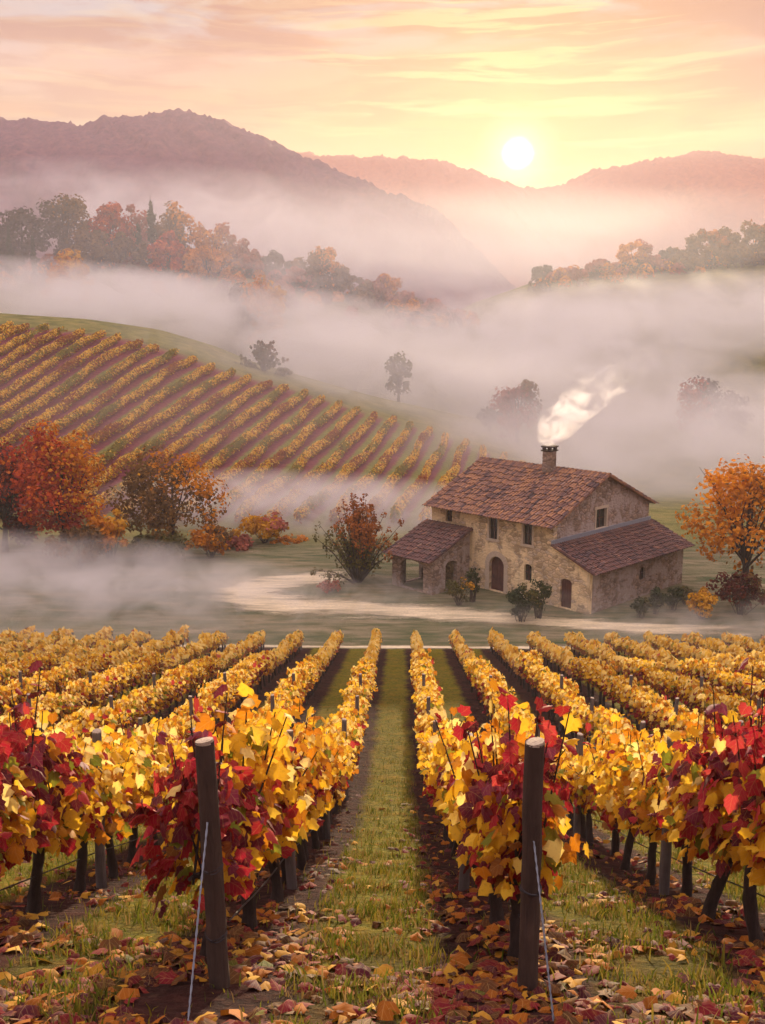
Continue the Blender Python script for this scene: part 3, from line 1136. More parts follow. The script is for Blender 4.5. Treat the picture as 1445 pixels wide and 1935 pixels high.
# ------------------------------------------------------------------ fallen leaves and grass
r = np.random.default_rng(8)
n = 27000
y = 3.6 + 24 * r.beta(.85, 2.6, n)
x = r.uniform(-1, 1, n) * (1.5 + y * .45)
u = (x - ROW_X0) / ROW_S
tri = np.abs((u + .5) % 1 - .5)
heap = np.sin(x * 2.3 + 1.7 * np.sin(y * 1.3)) + np.sin(y * 2.9 + x * 1.1)
keep = r.uniform(0, 1, n) < (.12 + 1.0 * tri + .28 * (y < 8.5)) * (.55 + .35 * heap)
x, y, tri = x[keep], y[keep], tri[keep]
n = len(x)
C = np.stack([x, y, T(x, y) + r.uniform(.015, .06, n)], 1)
N = np.stack([r.normal(0, .35, n), r.normal(0, .35, n) + .25, np.ones(n)], 1)
tip = r.normal(0, 1, (n, 3))
V, F, kf = leaves(C, N, tip, r.uniform(.05, .17, n) * (1 + .25 * (y < 9)), 'vine', r, 1.6)
mi = pick(r, n, [.16, .0, .26, .22, .20, .02, .24])
LIT = [leaf_mat('litter_gold', L((0.255, 0.112, 0.009), (0.390, 0.195, 0.015), (0.450, 0.255, 0.030)), .15, .6, tint=2),
       leaf_mat('litter_tan', L((0.150, 0.075, 0.022), (0.210, 0.112, 0.038)), .1, .6, tint=2),
       leaf_mat('litter_orange', L((0.180, 0.053, 0.006), (0.315, 0.098, 0.007), (0.225, 0.068, 0.007)), .15, .6, tint=2),
       leaf_mat('litter_crimson', L((0.075, 0.005, 0.007), (0.150, 0.009, 0.015), (0.105, 0.007, 0.009)), .15, .6, tint=2),
       leaf_mat('litter_maroon', L((0.026, 0.005, 0.007), (0.060, 0.007, 0.013), (0.075, 0.015, 0.022)), .1, .6, tint=2),
       leaf_mat('litter_olive', L((0.060, 0.064, 0.009), (0.105, 0.098, 0.012)), .1, .6, tint=2),
       leaf_mat('litter_brown', L((0.045, 0.019, 0.007), (0.098, 0.041, 0.012), (0.068, 0.021, 0.007)), .1, .6, tint=2)]
fl = link('fallen_leaves', mesh_np('fallen_leaves', V, F, LIT, np.repeat(mi, kf), attrs=dict(zip(('leaf_u', 'leaf_v'), LEAF_UV[-1]))))
tag(fl, 'red, orange and yellow fallen leaves scattered under the vines', 'leaves', kind='stuff')


def grass_blades(n, xf, yf, hf, name, mats, label, r):
    y = yf(n)
    x = xf(n, y)
    u = (x - ROW_X0) / ROW_S
    tri = np.abs((u + .5) % 1 - .5)
    tuft = np.sin(x * 5.3 + 2 * np.sin(y * 2.1)) + np.sin(y * 4.1 + x * 2.2)
    keep = (r.uniform(0, 1, n) < np.clip((.30 - tri) * 8, .05, 1)) & (tuft + r.normal(0, .7, n) > np.where(y < 8, -.05, -.45))
    x, y = x[keep], y[keep]
    n = len(x)
    z = T(x, y)
    h = hf(n)
    a = r.uniform(0, 2 * math.pi, n)
    w = h * .03 + .0035
    dx, dy = np.cos(a), np.sin(a)
    ln = r.normal(0, .30, (n, 2)) * h[:, None]
    B = np.stack([x, y, z - .02], 1)
    W = np.stack([dx * w, dy * w, np.zeros(n)], 1)
    Mid = B + np.stack([ln[:, 0] * .35, ln[:, 1] * .35, h * .6], 1)
    Tp = B + np.stack([ln[:, 0], ln[:, 1], h], 1)
    V = np.stack([B - W, B + W, Mid + W * .8, Mid - W * .8, Tp], 1).reshape(-1, 3)
    b = (np.arange(n) * 5)[:, None]
    F = np.concatenate([np.stack([b + 0, b + 1, b + 2], 2), np.stack([b + 0, b + 2, b + 3], 2), np.stack([b + 3, b + 2, b + 4], 2)], 1).reshape(-1, 3)
    o = link(name, mesh_np(name, V, F, mats, np.repeat(pick(r, n, [.5, .3, .2]), 3)))
    tag(o, label, 'grass', kind='stuff')


G1 = leaf_mat('grass_green', L((.04, .055, .006), (.10, .12, .012), (.18, .19, .022)), trans=.35, tint=1)
G2 = leaf_mat('grass_olive', L((.11, .09, .010), (.20, .16, .018), (.28, .20, .03)), trans=.35, tint=1)
G3 = leaf_mat('grass_straw', L((.20, .12, .035), (.32, .21, .07)), trans=.3, tint=1)
grass_blades(210000, lambda n, y: r.uniform(-1, 1, n) * (1.2 + y * .42), lambda n: 3.5 + 42 * r.beta(.9, 2.2, n), lambda n: r.uniform(.03, .10, n) + .12 * r.uniform(0, 1, n) ** 4, 'grass', [G1, G2, G3],
             'olive grass growing in tufts down the aisles between the vines', r)

# ------------------------------------------------------------------ hillside rows
r = np.random.default_rng(21)
ca, sa = math.cos(HROW_A), math.sin(HROW_A)
hrows = []
for j in range(-46, 1):
    hu = (j - .5) * HROW_S
    ye = float(hill_end(hu))
    yv = np.arange(100, ye, .16)
    xv = (hu + yv * sa) / ca
    zv = T(xv, yv)
    px, py = proj(np.stack([xv, yv, zv], 1).mean(0))
    pxs = [proj((xv[i], yv[i], zv[i]))[0] for i in (0, len(xv) // 2, -1)]
    if max(pxs) < -30 or len(yv) < 20:
        continue
    # the low right end fades out into the valley
    hrows.append((j, hu, xv, yv, zv))
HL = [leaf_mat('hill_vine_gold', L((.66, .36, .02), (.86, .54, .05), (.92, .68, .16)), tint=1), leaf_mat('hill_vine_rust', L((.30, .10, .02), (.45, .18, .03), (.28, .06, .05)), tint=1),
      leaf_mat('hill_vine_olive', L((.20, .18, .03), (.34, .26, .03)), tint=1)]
nr = len(hrows)
for q, (j, hu, xv, yv, zv) in enumerate(reversed(hrows)):
    n = len(xv) * 17
    i = r.integers(0, len(xv), n)
    brk = np.sin(yv[i] * .55 + q * 2.2) + np.sin(yv[i] * .21 + q)
    keep = brk + r.normal(0, .5, n) > -1.6
    i = i[keep]
    n = len(i)
    z = r.beta(1.8, 1.3, n) * 1.35 + .25
    side = r.choice([-1, 1], n)
    x = side * (.12 + .36 * np.sin(np.clip(z / 2, 0, 1) * math.pi)) * np.sqrt(r.uniform(.1, 1, n))
    C = np.stack([xv[i] + x + .25 * np.sin(yv[i] * .23 + q * 2.7), yv[i] + r.normal(0, .1, n), zv[i] + z + .10 * np.sin(yv[i] * .9 + q) + .10 * np.sin(yv[i] * .31 + q * 1.9)], 1)
    N = np.stack([side * r.uniform(.3, 1, n), r.normal(-.3, .5, n), r.uniform(.2, 1.3, n)], 1)
    tip = np.stack([side * .4 + r.normal(0, .5, n), r.normal(0, .6, n), r.normal(-.8, .4, n)], 1)
    V, F, kf = leaves(C, N, tip, r.uniform(.24, .44, n), 'quad', r)
    mi = pick(r, n, [.62, .24, .14])
    pt = np.sin(yv[i] * .13 + q * 1.9) + .7 * np.sin(yv[i] * .37 + q * .8) + r.normal(0, .35, n)
    mi[pt > .95] = 2
    mi[pt < -1.1] = 1
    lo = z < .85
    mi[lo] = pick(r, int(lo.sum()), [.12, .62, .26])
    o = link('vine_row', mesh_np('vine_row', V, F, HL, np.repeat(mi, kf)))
    if q < 8:
        lab = f'golden vine row on the misty hillside, {ORD[q]} from the farmhouse end'
        grp = 'vine rows on the hillside'
    else:
        lab = 'long low golden vine row sweeping over the far left part of the misty hillside'
        grp = 'vine rows on the far left part of the hillside'
    tag(o, lab, 'vine row', grp)


# ------------------------------------------------------------------ trees
def fol(name, stops, clump=.55, cs=.35, trans=.35):
    return leaf_mat(name, L(*stops), trans, .6, clump, cs, tint=1)


FM = {
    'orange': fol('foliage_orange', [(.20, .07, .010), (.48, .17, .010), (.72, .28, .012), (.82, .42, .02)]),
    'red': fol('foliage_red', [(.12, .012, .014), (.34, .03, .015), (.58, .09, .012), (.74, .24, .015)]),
    'maroon': fol('foliage_maroon', [(.045, .014, .014), (.10, .02, .018), (.17, .035, .018), (.24, .06, .02)]),
    'gold': fol('foliage_gold', [(.22, .10, .012), (.48, .22, .015), (.70, .38, .02), (.80, .46, .05)]),
    'brown': fol('foliage_brown', [(.06, .04, .02), (.14, .075, .025), (.24, .12, .03), (.34, .17, .03)]),
    'grey': fol('foliage_greybrown', [(.05, .042, .036), (.10, .075, .055), (.17, .11, .07)]),
    'green': fol('foliage_green', [(.018, .028, .012), (.045, .058, .02), (.09, .085, .024)]),
    'olive': fol('foliage_olive', [(.05, .05, .02), (.11, .10, .028), (.22, .15, .03)]),
    'rust': fol('foliage_rust', [(.10, .045, .02), (.24, .08, .018), (.42, .13, .02), (.55, .20, .03)]),
    'rose': fol('foliage_rose', [(.22, .06, .05), (.40, .12, .08), (.55, .20, .10)]),
}


def tree(name, px, base_py, top_py, wpx, Y, mat, label, group=None, mat2=None, leaf=.55, n=1500, shape='round', dens=1.0, seed=None, trunk_frac=.22, cl=None, side2=.6):
    r = np.random.default_rng(seed if seed is not None else int(px * 7 + top_py))
    random.seed(int(px + top_py))
    x = fit_x(px, Y)
    # keep px at the base height
    b0 = at(px, base_py, Y)
    x = b0[0]
    zb = t1(x, Y)
    top = at(px, top_py, Y)[2]
    Wd = wpx / FPX * Y * 1.02
    H = top - zb
    vis = at(px, top_py, Y)[2] - at(px, base_py, Y)[2]
    root = empty(name, (x, Y, zb - .1))
    cb = max(trunk_frac * H, 0)
    ch = H - cb
    mb = MB()
    tips = []
    tr_r = max(.05, min(.5, H * .022))
    if shape == 'cypress':
        mb.tube([(0, 0, -.2), (0, 0, H * .5), (0, 0, H * .95)], [tr_r, tr_r * .6, .03], 6)
        ncl = cl or 26
        f = r.uniform(0, 1, ncl)
        rad = Wd * .5 * np.clip(np.sin((f * .93 + .07) ** .75 * math.pi), .12, 1) * .62
        cen = np.stack([r.normal(0, .25, ncl) * rad, r.normal(0, .25, ncl) * rad, .06 * H + f * H * .92], 1)
        crad = np.maximum(rad * .8, .25)
        crad_z = np.full(ncl, H * .07)
    elif shape == 'spray':
        ncl = cl or 42
        cen, crad = [], []
        for _ in range(ncl):
            a = r.uniform(0, 2 * math.pi)
            tilt = abs(r.normal(0, .62))
            ln = H * r.uniform(.62, 1.02) * math.cos(min(tilt, 1.2)) ** .3
            e = np.array([math.cos(a) * math.sin(tilt) * Wd * .62, math.sin(a) * math.sin(tilt) * Wd * .62, ln * (math.cos(tilt) * .55 + .45)])
            mid = e * .55 + np.array([0, 0, H * .04])
            mb.tube([(math.cos(a) * .12, math.sin(a) * .12, -.1), mid, e], [tr_r * .45, tr_r * .3, .012], 5, 0, False)
            for f in (.45, .65, .82, 1.0):
                cen.append(e * f + r.normal(0, .10, 3))
                crad.append(H * .055 * (1.25 - .5 * f))
        cen, crad = np.array(cen), np.array(crad)
        crad_z = crad * 1.5
        ncl = len(cen)
    else:
        ncl = cl or 34
        lim = []
        k = 0
        while len(lim) < ncl:
            p = r.uniform(-1, 1, 3)
            q = np.linalg.norm(p)
            if q > 1 or q < .28:
                continue
            if shape == 'round':
                p[2] = p[2] * (1 - .12 * abs(p[0]))
            lim.append(p)
        lim = np.array(lim)
        lob = 1 + .16 * np.sin(np.arctan2(lim[:, 1], lim[:, 0]) * 3 + px) + .10 * np.sin(lim[:, 2] * 5 + px)
        cr = ch * .5
        cen = lim * np.array([Wd * .42, Wd * .42, cr * .84]) * lob[:, None]
        taper = 1 - .25 * np.clip(cen[:, 2] / cr, -1, 1)
        cen[:, 0] *= taper
        cen[:, 2] += cb + cr
        crad = r.uniform(.10, .19, ncl) * (Wd + ch) * .5
        if shape == 'bush':
            cen[:, 2] = np.abs(cen[:, 2] - .1) * .92
        crad_z = crad * .85
        # trunk and limbs
        lean = r.normal(0, .02, 2) * H
        fork = cb + ch * .18
        if shape != 'bush':
            mb.tube([(0, 0, -.3), (lean[0] * .4, lean[1] * .4, fork * .5), (lean[0], lean[1], fork), (lean[0] * 1.3, lean[1] * 1.3, cb + ch * .6)], [tr_r * 1.5, tr_r * 1.05, tr_r * .85, tr_r * .3], 8, 0, False, .08)
        else:
            fork = .05 * H
        order = r.permutation(ncl)[:min(ncl, 20)]
        for i in order:
            e = cen[i]
            s = np.array([lean[0], lean[1], fork * r.uniform(.75, 1.15)]) if shape != 'bush' else np.array([r.normal(0, .1), r.normal(0, .1), -.1])
            m = s * .5 + e * .5 + np.array([0, 0, .06 * ch]) + r.normal(0, .02 * H, 3)
            rr = tr_r * r.uniform(.30, .5)
            mb.tube([s, m, e], [rr, rr * .6, rr * .2], 5, 0, False)
            for _ in range(2):
                e2 = e + np.clip(r.normal(0, 1, 3), -1.2, 1.2) * crad[i] * .6
                mb.tube([m * .4 + e * .6, e2], [rr * .35, rr * .1], 4, 0, False)
    mb.build('trunk', TBARK, root)
    nl = int(n * dens)
    i = r.integers(0, ncl, nl)
    d = norm(r.normal(0, 1, (nl, 3)))
    rad = r.uniform(.25, 1, nl) ** .5
    C = cen[i] + d * rad[:, None] * np.stack([crad[i], crad[i], crad_z[i]], 1)
    N = d + r.normal(0, .5, (nl, 3)) + np.array([0, 0, .4])
    tip = r.normal(0, .7, (nl, 3)) + np.array([0, 0, -.5])
    ok = C[:, 2] > .02
    C, N, tip, i = C[ok], N[ok], tip[ok], i[ok]
    nl = len(C)
    V, F, kf = leaves(C, N, tip, leaf * r.uniform(.65, 1.3, nl), 'round' if leaf * FPX / Y > 9 else 'quad', r)
    mats = [FM[mat], FM[mat2 or mat]]
    m2 = (r.uniform(0, 1, ncl) < .35)[i].astype(int)
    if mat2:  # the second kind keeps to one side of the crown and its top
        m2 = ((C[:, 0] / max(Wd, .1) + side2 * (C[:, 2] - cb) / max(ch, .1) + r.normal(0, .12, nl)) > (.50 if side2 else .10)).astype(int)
    cr_ = mesh_np('crown', V, F, mats, np.repeat(m2, kf))
    link('crown', cr_, root)
    tag(root, label, 'bush' if shape in ('bush', 'spray') or 'bush' in name else 'tree', group)
    return root


# near trees, left
GN = 'autumn trees beyond the vineyard'
tree('tree', 12, 1085, 812, 175, 88, 'maroon', 'dark maroon tree at the edge of the picture beside the red tree', GN, 'red', leaf=.38, n=4600, trunk_frac=.06, cl=42)
tree('tree', 122, 1090, 780, 172, 86, 'red', 'tall red tree with an orange top, left of the orange tree', GN, 'orange', leaf=.34, n=6200, trunk_frac=.08, cl=48)
tree('tree', 325, 1060, 846, 235, 88, 'brown', 'broad brown and orange tree with visible forked limbs', GN, 'orange', leaf=.32, n=4600, trunk_frac=.14, cl=46)
tree('bush', 212, 1075, 952, 92, 84, 'orange', 'orange bush between the red tree and the broad orange tree', None, 'gold', leaf=.36, n=1500, shape='bush')
tree('bush', 150, 1090, 985, 140, 82, 'brown', 'dark brown undergrowth bush below the red tree', None, leaf=.36, n=1500, shape='bush')
tree('bush', 400, 1075, 985, 110, 86, 'orange', 'dull orange bush at the foot of the broad orange tree', None, 'brown', leaf=.36, n=1200, shape='bush')
tree('bush', 300, 1080, 1000, 150, 85, 'olive', 'dark olive undergrowth bush below the broad orange tree', None, leaf=.36, n=1300, shape='bush')
tree('bush', 500, 1070, 962, 110, 92, 'gold', 'pale golden bush alone in the mist left of the farmhouse shrub', None, 'rose', leaf=.36, n=1400, shape='bush')
tree('bush', 450, 1075, 1010, 90, 90, 'rose', 'small pinkish bush beside the pale golden bush', None, leaf=.36, n=800, shape='bush')
tree('bush', 548, 1075, 1015, 80, 93, 'orange', 'low orange bush just right of the pale golden bush', None, leaf=.36, n=700, shape='bush')
# by the house
tree('shrub', 676, 1106, 938, 165, 78, 'olive', 'loose twiggy shrub with rust red tips beside the porch', None, 'rust', leaf=.20, n=6500, shape='spray', side2=1.3, cl=80)
tree('bush', 622, 1112, 1090, 50, 75, 'rose', 'tiny reddish bush at the foot of the twiggy shrub', None, leaf=.2, n=400, shape='bush')
tree('tree', 1408, 1135, 842, 255, 72, 'orange', 'tall orange and gold tree right of the farmhouse', GN, 'brown', leaf=.33, n=4300, shape='round', trunk_frac=.12, seed=4, cl=50, side2=0)
tree('bush', 1325, 1150, 1098, 62, 68.5, 'gold', 'bright yellow bush at the foot of the tall orange tree', None, leaf=.22, n=900, shape='bush')
tree('bush', 1400, 1150, 1065, 120, 69.5, 'maroon', 'dark red bush in front of the trunk of the tall orange tree', None, 'brown', leaf=.25, n=1300, shape='bush')

# wooded ridge, left
GR = 'trees on the misty wooded ridge'
ridge = [
    (15, 530, 432, 60, 296, 'grey', None, 'dark grey-green tree at the left edge of the ridge'),
    (45, 525, 375, 90, 305, 'grey', None, 'tall misty grey tree near the left edge of the ridge'),
    (125, 520, 357, 100, 308, 'grey', 'brown', 'large olive brown tree left of the crimson tree'),
    (178, 525, 425, 70, 300, 'brown', None, 'mid brown tree below the large olive brown tree'),
    (213, 510, 381, 60, 306, 'red', None, 'crimson tree on the ridge left of the cypress'),
    (262, 505, 388, 52, 310, 'rose', None, 'salmon pink tree just left of the cypress'),
    (240, 515, 440, 66, 298, 'brown', None, 'low brown tree under the crimson tree'),
    (334, 510, 380, 68, 306, 'brown', 'orange', 'orange brown tree right of the cypress'),
    (318, 520, 445, 80, 297, 'red', None, 'russet tree in front of the cypress foot'),
    (408, 520, 415, 82, 308, 'orange', 'rose', 'pale orange round tree in the middle of the ridge'),
    (390, 530, 462, 80, 296, 'orange', None, 'low orange tree below the pale orange round tree'),
    (448, 525, 440, 44, 312, 'rose', None, 'pale misty tree right of the pale orange round tree'),
    (130, 548, 466, 82, 270, 'orange', 'gold', 'gold brown round tree standing forward below the ridge'),
    (480, 540, 472, 50, 310, 'rose', None, 'faint pink tree in the dip of the ridge'),
    (522, 545, 474, 46, 308, 'grey', None, 'small grey tree left of the big orange brown tree'),
    (603, 552, 462, 92, 304, 'brown', 'orange', 'big orange brown tree with gaps in its crown on the lower ridge'),
    (648, 562, 503, 54, 303, 'brown', None, 'brown tree right below the big orange brown tree'),
    (560, 560, 505, 60, 300, 'rose', None, 'low rosy tree below the big orange brown tree'),
    (500, 590, 516, 72, 262, 'orange', 'gold', 'golden round tree standing forward in the mist'),
    (455, 590, 530, 70, 264, 'grey', None, 'grey tree left of the golden round tree in the mist'),
    (722, 572, 516, 62, 303, 'rose', 'orange', 'pinkish orange tree toward the low end of the ridge'),
    (765, 598, 550, 48, 303, 'rose', None, 'small pink tree near the low end of the ridge'),
    (690, 580, 530, 50, 300, 'brown', None, 'faint brown tree between the pinkish and the brown trees'),
    (815, 608, 570, 62, 304, 'rose', None, 'faint rosy tree second from the low end of the ridge'),
    (862, 614, 588, 50, 305, 'rose', None, 'last faint tree at the low end of the ridge'),
]
for (px, b, tp, w, Y, m, m2, lab) in ridge:
    tree('tree', px, b, tp - 4, w * 1.22, Y, m, lab, GR, m2, leaf=1.05, n=int(800 + w * 17), trunk_frac=.02, cl=30)
tree('cypress', 289, 505, 360, 36, 302, 'green', 'slim dark cypress rising above the ridge', None, leaf=.8, n=900, shape='cypress')
tree('cypress', 265, 515, 412, 26, 300, 'green', 'short dark cypress beside the slim tall one', None, leaf=.8, n=500, shape='cypress')
tree('cypress', 22, 535, 425, 28, 290, 'green', 'dark blurred cypress at the far left end of the ridge', None, leaf=.8, n=700, shape='cypress')
tree('cypress', 66, 532, 440, 22, 290, 'green', 'shorter dark cypress near the far left end of the ridge', None, leaf=.8, n=600, shape='cypress')
# far right slope
GF = 'trees on the far right slope'
farr = [
    (1200, 515, 450, 54, 352, 'orange', 'rose', 'upright orange tree on the far right slope'),
    (1133, 525, 484, 44, 352, 'rose', None, 'small rosy tree left of the upright orange tree'),
    (1158, 528, 500, 48, 350, 'rose', None, 'low faint tree between the rosy and the orange trees'),
    (1268, 515, 470, 50, 352, 'grey', 'brown', 'grey tree right of the upright orange tree'),
    (1235, 520, 482, 44, 350, 'rose', None, 'low pinkish tree just right of the upright orange tree'),
    (1330, 510, 440, 84, 352, 'brown', 'rust', 'broad grey brown tree on the far right slope'),
    (1372, 505, 428, 60, 356, 'brown', None, 'taller grey brown tree beside the broad grey one'),
    (1425, 500, 420, 84, 354, 'brown', 'rust', 'large brown tree at the right edge of the far slope'),
    (1390, 520, 465, 90, 345, 'brown', None, 'low brown tree below the large brown tree'),
    (1300, 525, 480, 60, 347, 'brown', None, 'low brown tree below the broad grey brown tree'),
    (1065, 532, 503, 56, 352, 'rose', None, 'faint tree near the low end of the far right slope'),
    (1027, 536, 498, 40, 354, 'grey', None, 'faint grey tree second from the low end of the far slope'),
    (1095, 532, 508, 46, 351, 'rose', None, 'faint pink tree left of the small rosy tree'),
]
for (px, b, tp, w, Y, m, m2, lab) in farr:
    tree('tree', px, b, tp - 2, w * 1.2, Y, m, lab, GF, m2, leaf=1.25, n=int(700 + w * 14), trunk_frac=.02, cl=26)
# thickets between the trees of the two wooded slopes
def thicket(px0, px1, Y0, Y1, hgt, n, mats, label, seed):
    r = np.random.default_rng(seed)
    m = 130
    Yc = r.uniform(Y0, Y1, m)
    Xc = np.array([fit_x(p, y) for p, y in zip(r.uniform(px0, px1, m), Yc)])
    rad = r.uniform(1.6, 3.4, m)
    i = r.integers(0, m, n)
    d = norm(r.normal(0, 1, (n, 3)))
    d[:, 2] = np.abs(d[:, 2])
    C = np.stack([Xc[i] + d[:, 0] * rad[i], Yc[i] + d[:, 1] * rad[i], T(Xc[i], Yc[i]) + d[:, 2] * rad[i] * hgt], 1)
    V, F, kf = leaves(C, d + r.normal(0, .4, (n, 3)), r.normal(0, .7, (n, 3)) - np.array([0, 0, .5]), r.uniform(.7, 1.4, n), 'quad', r)
    o = link('thicket', mesh_np('thicket', V, F, [FM[q] for q in mats], np.repeat(r.integers(0, len(mats), m)[i], kf)))
    tag(o, label, 'thicket', kind='stuff')


thicket(-30, 880, 284, 312, 1.5, 14000, ['brown', 'grey', 'rose', 'orange', 'maroon'], 'low brown and russet thicket between the trees of the wooded ridge', 3)
thicket(1000, 1500, 342, 362, 1.5, 9000, ['brown', 'grey', 'rose', 'orange'], 'low brown thicket between the trees of the far right slope', 4)
# single trees in the valley
tree('bush', 497, 714, 643, 80, 187, 'olive', 'brown bush on the crest of the vineyard hill', None, 'brown', leaf=.5, n=2200, shape='spray')
tree('bush', 535, 714, 690, 40, 187, 'olive', 'low olive bush right of the brown bush on the hill crest', None, leaf=.5, n=400, shape='bush')
GV = 'lone trees fading into the valley mist'
tree('tree', 753, 740, 657, 50, 215, 'olive', 'small grey green tree in the mist above the grassy slope', GV, leaf=.7, n=800, trunk_frac=.1, cl=22)
tree('tree', 978, 810, 705, 98, 190, 'rose', 'round russet tree fading into the mist behind the farmhouse', GV, 'brown', leaf=.6, n=3000, trunk_frac=.04, cl=36)
tree('tree', 1320, 815, 698, 78, 205, 'rose', 'dim reddish tree in the mist above the lean-to', GV, 'grey', leaf=.75, n=1400, trunk_frac=.1)
tree('tree', 1375, 830, 735, 90, 200, 'grey', 'dim blue grey tree in the mist at the right', GV, leaf=.75, n=1200, trunk_frac=.1)
tree('bush', 925, 815, 760, 50, 192, 'grey', 'dim bush left of the round russet tree', None, leaf=.7, n=500, shape='bush')

# ------------------------------------------------------------------ farmhouse
A = np.array(yard_pt(1041, 1143))
HZ = YARD
HA = R(45)
house = empty('farmhouse', (A[0], A[1], HZ), HA)
tag(house, 'old stone farmhouse with clay tile roofs, porch and lean-to in the misty yard', 'farmhouse')
vx = np.array([math.cos(HA), math.sin(HA), 0])      # local x: back along the gable
uy = np.array([-math.sin(HA), math.cos(HA), 0])     # local y: back along the long front
O = np.array([A[0], A[1], HZ])


def on_front(px, py, x=0.0):
    """local (y, z) where the pixel meets the plane local x = x"""
    d = ray(px, py)
    s = ((O + vx * x) @ vx) / (d @ vx)
    p = d * s - O
    return p @ uy, p[2]


def on_gable(px, py, y=0.0):
    d = ray(px, py)
    s = ((O + uy * y) @ uy) / (d @ uy)
    p = d * s - O
    return p @ vx, p[2]


LEN = on_front(815, 1040)[0]
GAB = on_gable(1224, 1000)[0]
EAVE = on_front(1041, 990)[1]
yl, _ = on_front(815, 950)
print('house LEN', LEN, 'GAB', GAB, 'EAVE', EAVE, 'A', A)
RISE = GAB * .5 * math.tan(R(24))
pk = on_gable(1140, 918)
print('peak px->', pk, 'RISE', RISE)
LT = 3.7                                             # lean-to width along -y
lx, lz = on_front(1115, 1080)
LT = max(2.8, min(4.6, -lx))
LT_E = max(2.2, min(3.2, lz))
LT_T = on_gable(1045, 1022)[1]
LT_T = max(LT_E + .8, min(EAVE - .3, LT_T - .35))
print('lean-to', lx, lz, LT, LT_E, LT_T)
PW = 4.3
py0 = on_front(888, 1010)[0]
print('porch start y', py0)
for nm, q in (('w1', (848, 972)), ('w2', (932, 990)), ('w3', (997, 1006)), ('w4', (997, 1080)), ('door', (937, 1085)), ('gw', (1136, 979))):
    print(nm, on_front(*q) if nm != 'gw' else on_gable(*q))


def wall_panel(outline, holes, thick, M, mb, m=0):
    """an outline with holes in local (a, b), extruded by thick along the third axis; M maps (a, b, c) to the house"""
    bm = bmesh.new()
    edges = []
    loops = []
    for lp in [outline] + holes:
        vs = [bm.verts.new((a, b, 0)) for a, b in lp]
        loops.append(vs)
        edges += [bm.edges.new((vs[i], vs[(i + 1) % len(vs)])) for i in range(len(vs))]
    bmesh.ops.triangle_fill(bm, use_beauty=True, edges=edges, normal=(0, 0, 1))
    bm.verts.index_update()
    vs = [v.co.copy() for v in bm.verts]
    fs = [[v.index for v in f.verts] for f in bm.faces]
    n = len(vs)
    allv = [M(v.x, v.y, 0) for v in vs] + [M(v.x, v.y, thick) for v in vs]
    F = fs + [[n + i for i in f[::-1]] for f in fs]
    for vsl in loops:
        k = len(vsl)
        for i in range(k):
            a, b = vsl[i].index, vsl[(i + 1) % k].index
            F.append([a, b, n + b, n + a])
    mb.add(allv, F, m)
    bm.free()


def rect(a0, a1, b0, b1):
    return [(a0, b0), (a1, b0), (a1, b1), (a0, b1)]


def arch(a0, a1, b0, b1, n=10, flat=1.0):
    rr = (a1 - a0) / 2
    c = (a0 + a1) / 2
    zs = b1 - rr * flat
    return [(a0, b0), (a1, b0)] + [(c + rr * math.cos(t), zs + rr * flat * math.sin(t)) for t in np.linspace(0, math.pi, n)]


TH = .45
front = lambda a, b, c: (c, a, b)             # plane x = 0, a along y, inward +x
gable = lambda a, b, c: (a, c, b)             # plane y = 0, a along x, inward +y


def window(M, a, b, w, h, depth, frame=TRIM, arched=False, stone=True, mat=GLASS):
    o = MB()
    sh = arch(a - w / 2, a + w / 2, b - h / 2, b + h / 2, 8, .6) if arched else rect(a - w / 2, a + w / 2, b - h / 2, b + h / 2)
    o.add([M(x - (x - a) * -.04, z, depth) for x, z in sh], [list(range(len(sh)))])
    win = o.build('window', mat, house)
    f = MB()
    t = .07

    def bar(a0, a1, b0, b1, d0, d1):
        ps = [M(x, z, d) for d in (d0, d1) for x, z in rect(a0, a1, b0, b1)]
        f.add(ps, [(0, 1, 2, 3), (7, 6, 5, 4), (0, 4, 5, 1), (1, 5, 6, 2), (2, 6, 7, 3), (3, 7, 4, 0)], 0)
    bar(a - .025, a + .025, b - h / 2, b + h / 2 - (.2 if arched else 0), depth - .05, depth - .01)
    bar(a - w / 2, a - .03, b - .02, b + .02, depth - .045, depth - .012)
    bar(a + .03, a + w / 2, b - .02, b + .02, depth - .045, depth - .012)
    f.build('frame', DARKWOOD, win)
    if stone:
        s = MB()
        g = .14

        def blk(a0, a1, b0, b1, d0, d1):
            ps = [M(x, z, d) for d in (d0, d1) for x, z in rect(a0, a1, b0, b1)]
            s.add(ps, [(0, 1, 2, 3), (7, 6, 5, 4), (0, 4, 5, 1), (1, 5, 6, 2), (2, 6, 7, 3), (3, 7, 4, 0)], 0)
        blk(a - w / 2 - .22, a + w / 2 + .22, b - h / 2 - .16, b - h / 2 + .01, -.07, depth - .06)
        blk(a - w / 2 - .22, a + w / 2 + .22, b + h / 2 - .01, b + h / 2 + .20, -.035, .2)
        if frame is not None and not arched:
            blk(a - w / 2 - g, a - w / 2 + .01, b - h / 2 + .012, b + h / 2 - .012, -.03, .2)
            blk(a + w / 2 - .01, a + w / 2 + g, b - h / 2 + .012, b + h / 2 - .012, -.03, .2)
        s.build('sill', TRIM, win)
    return win


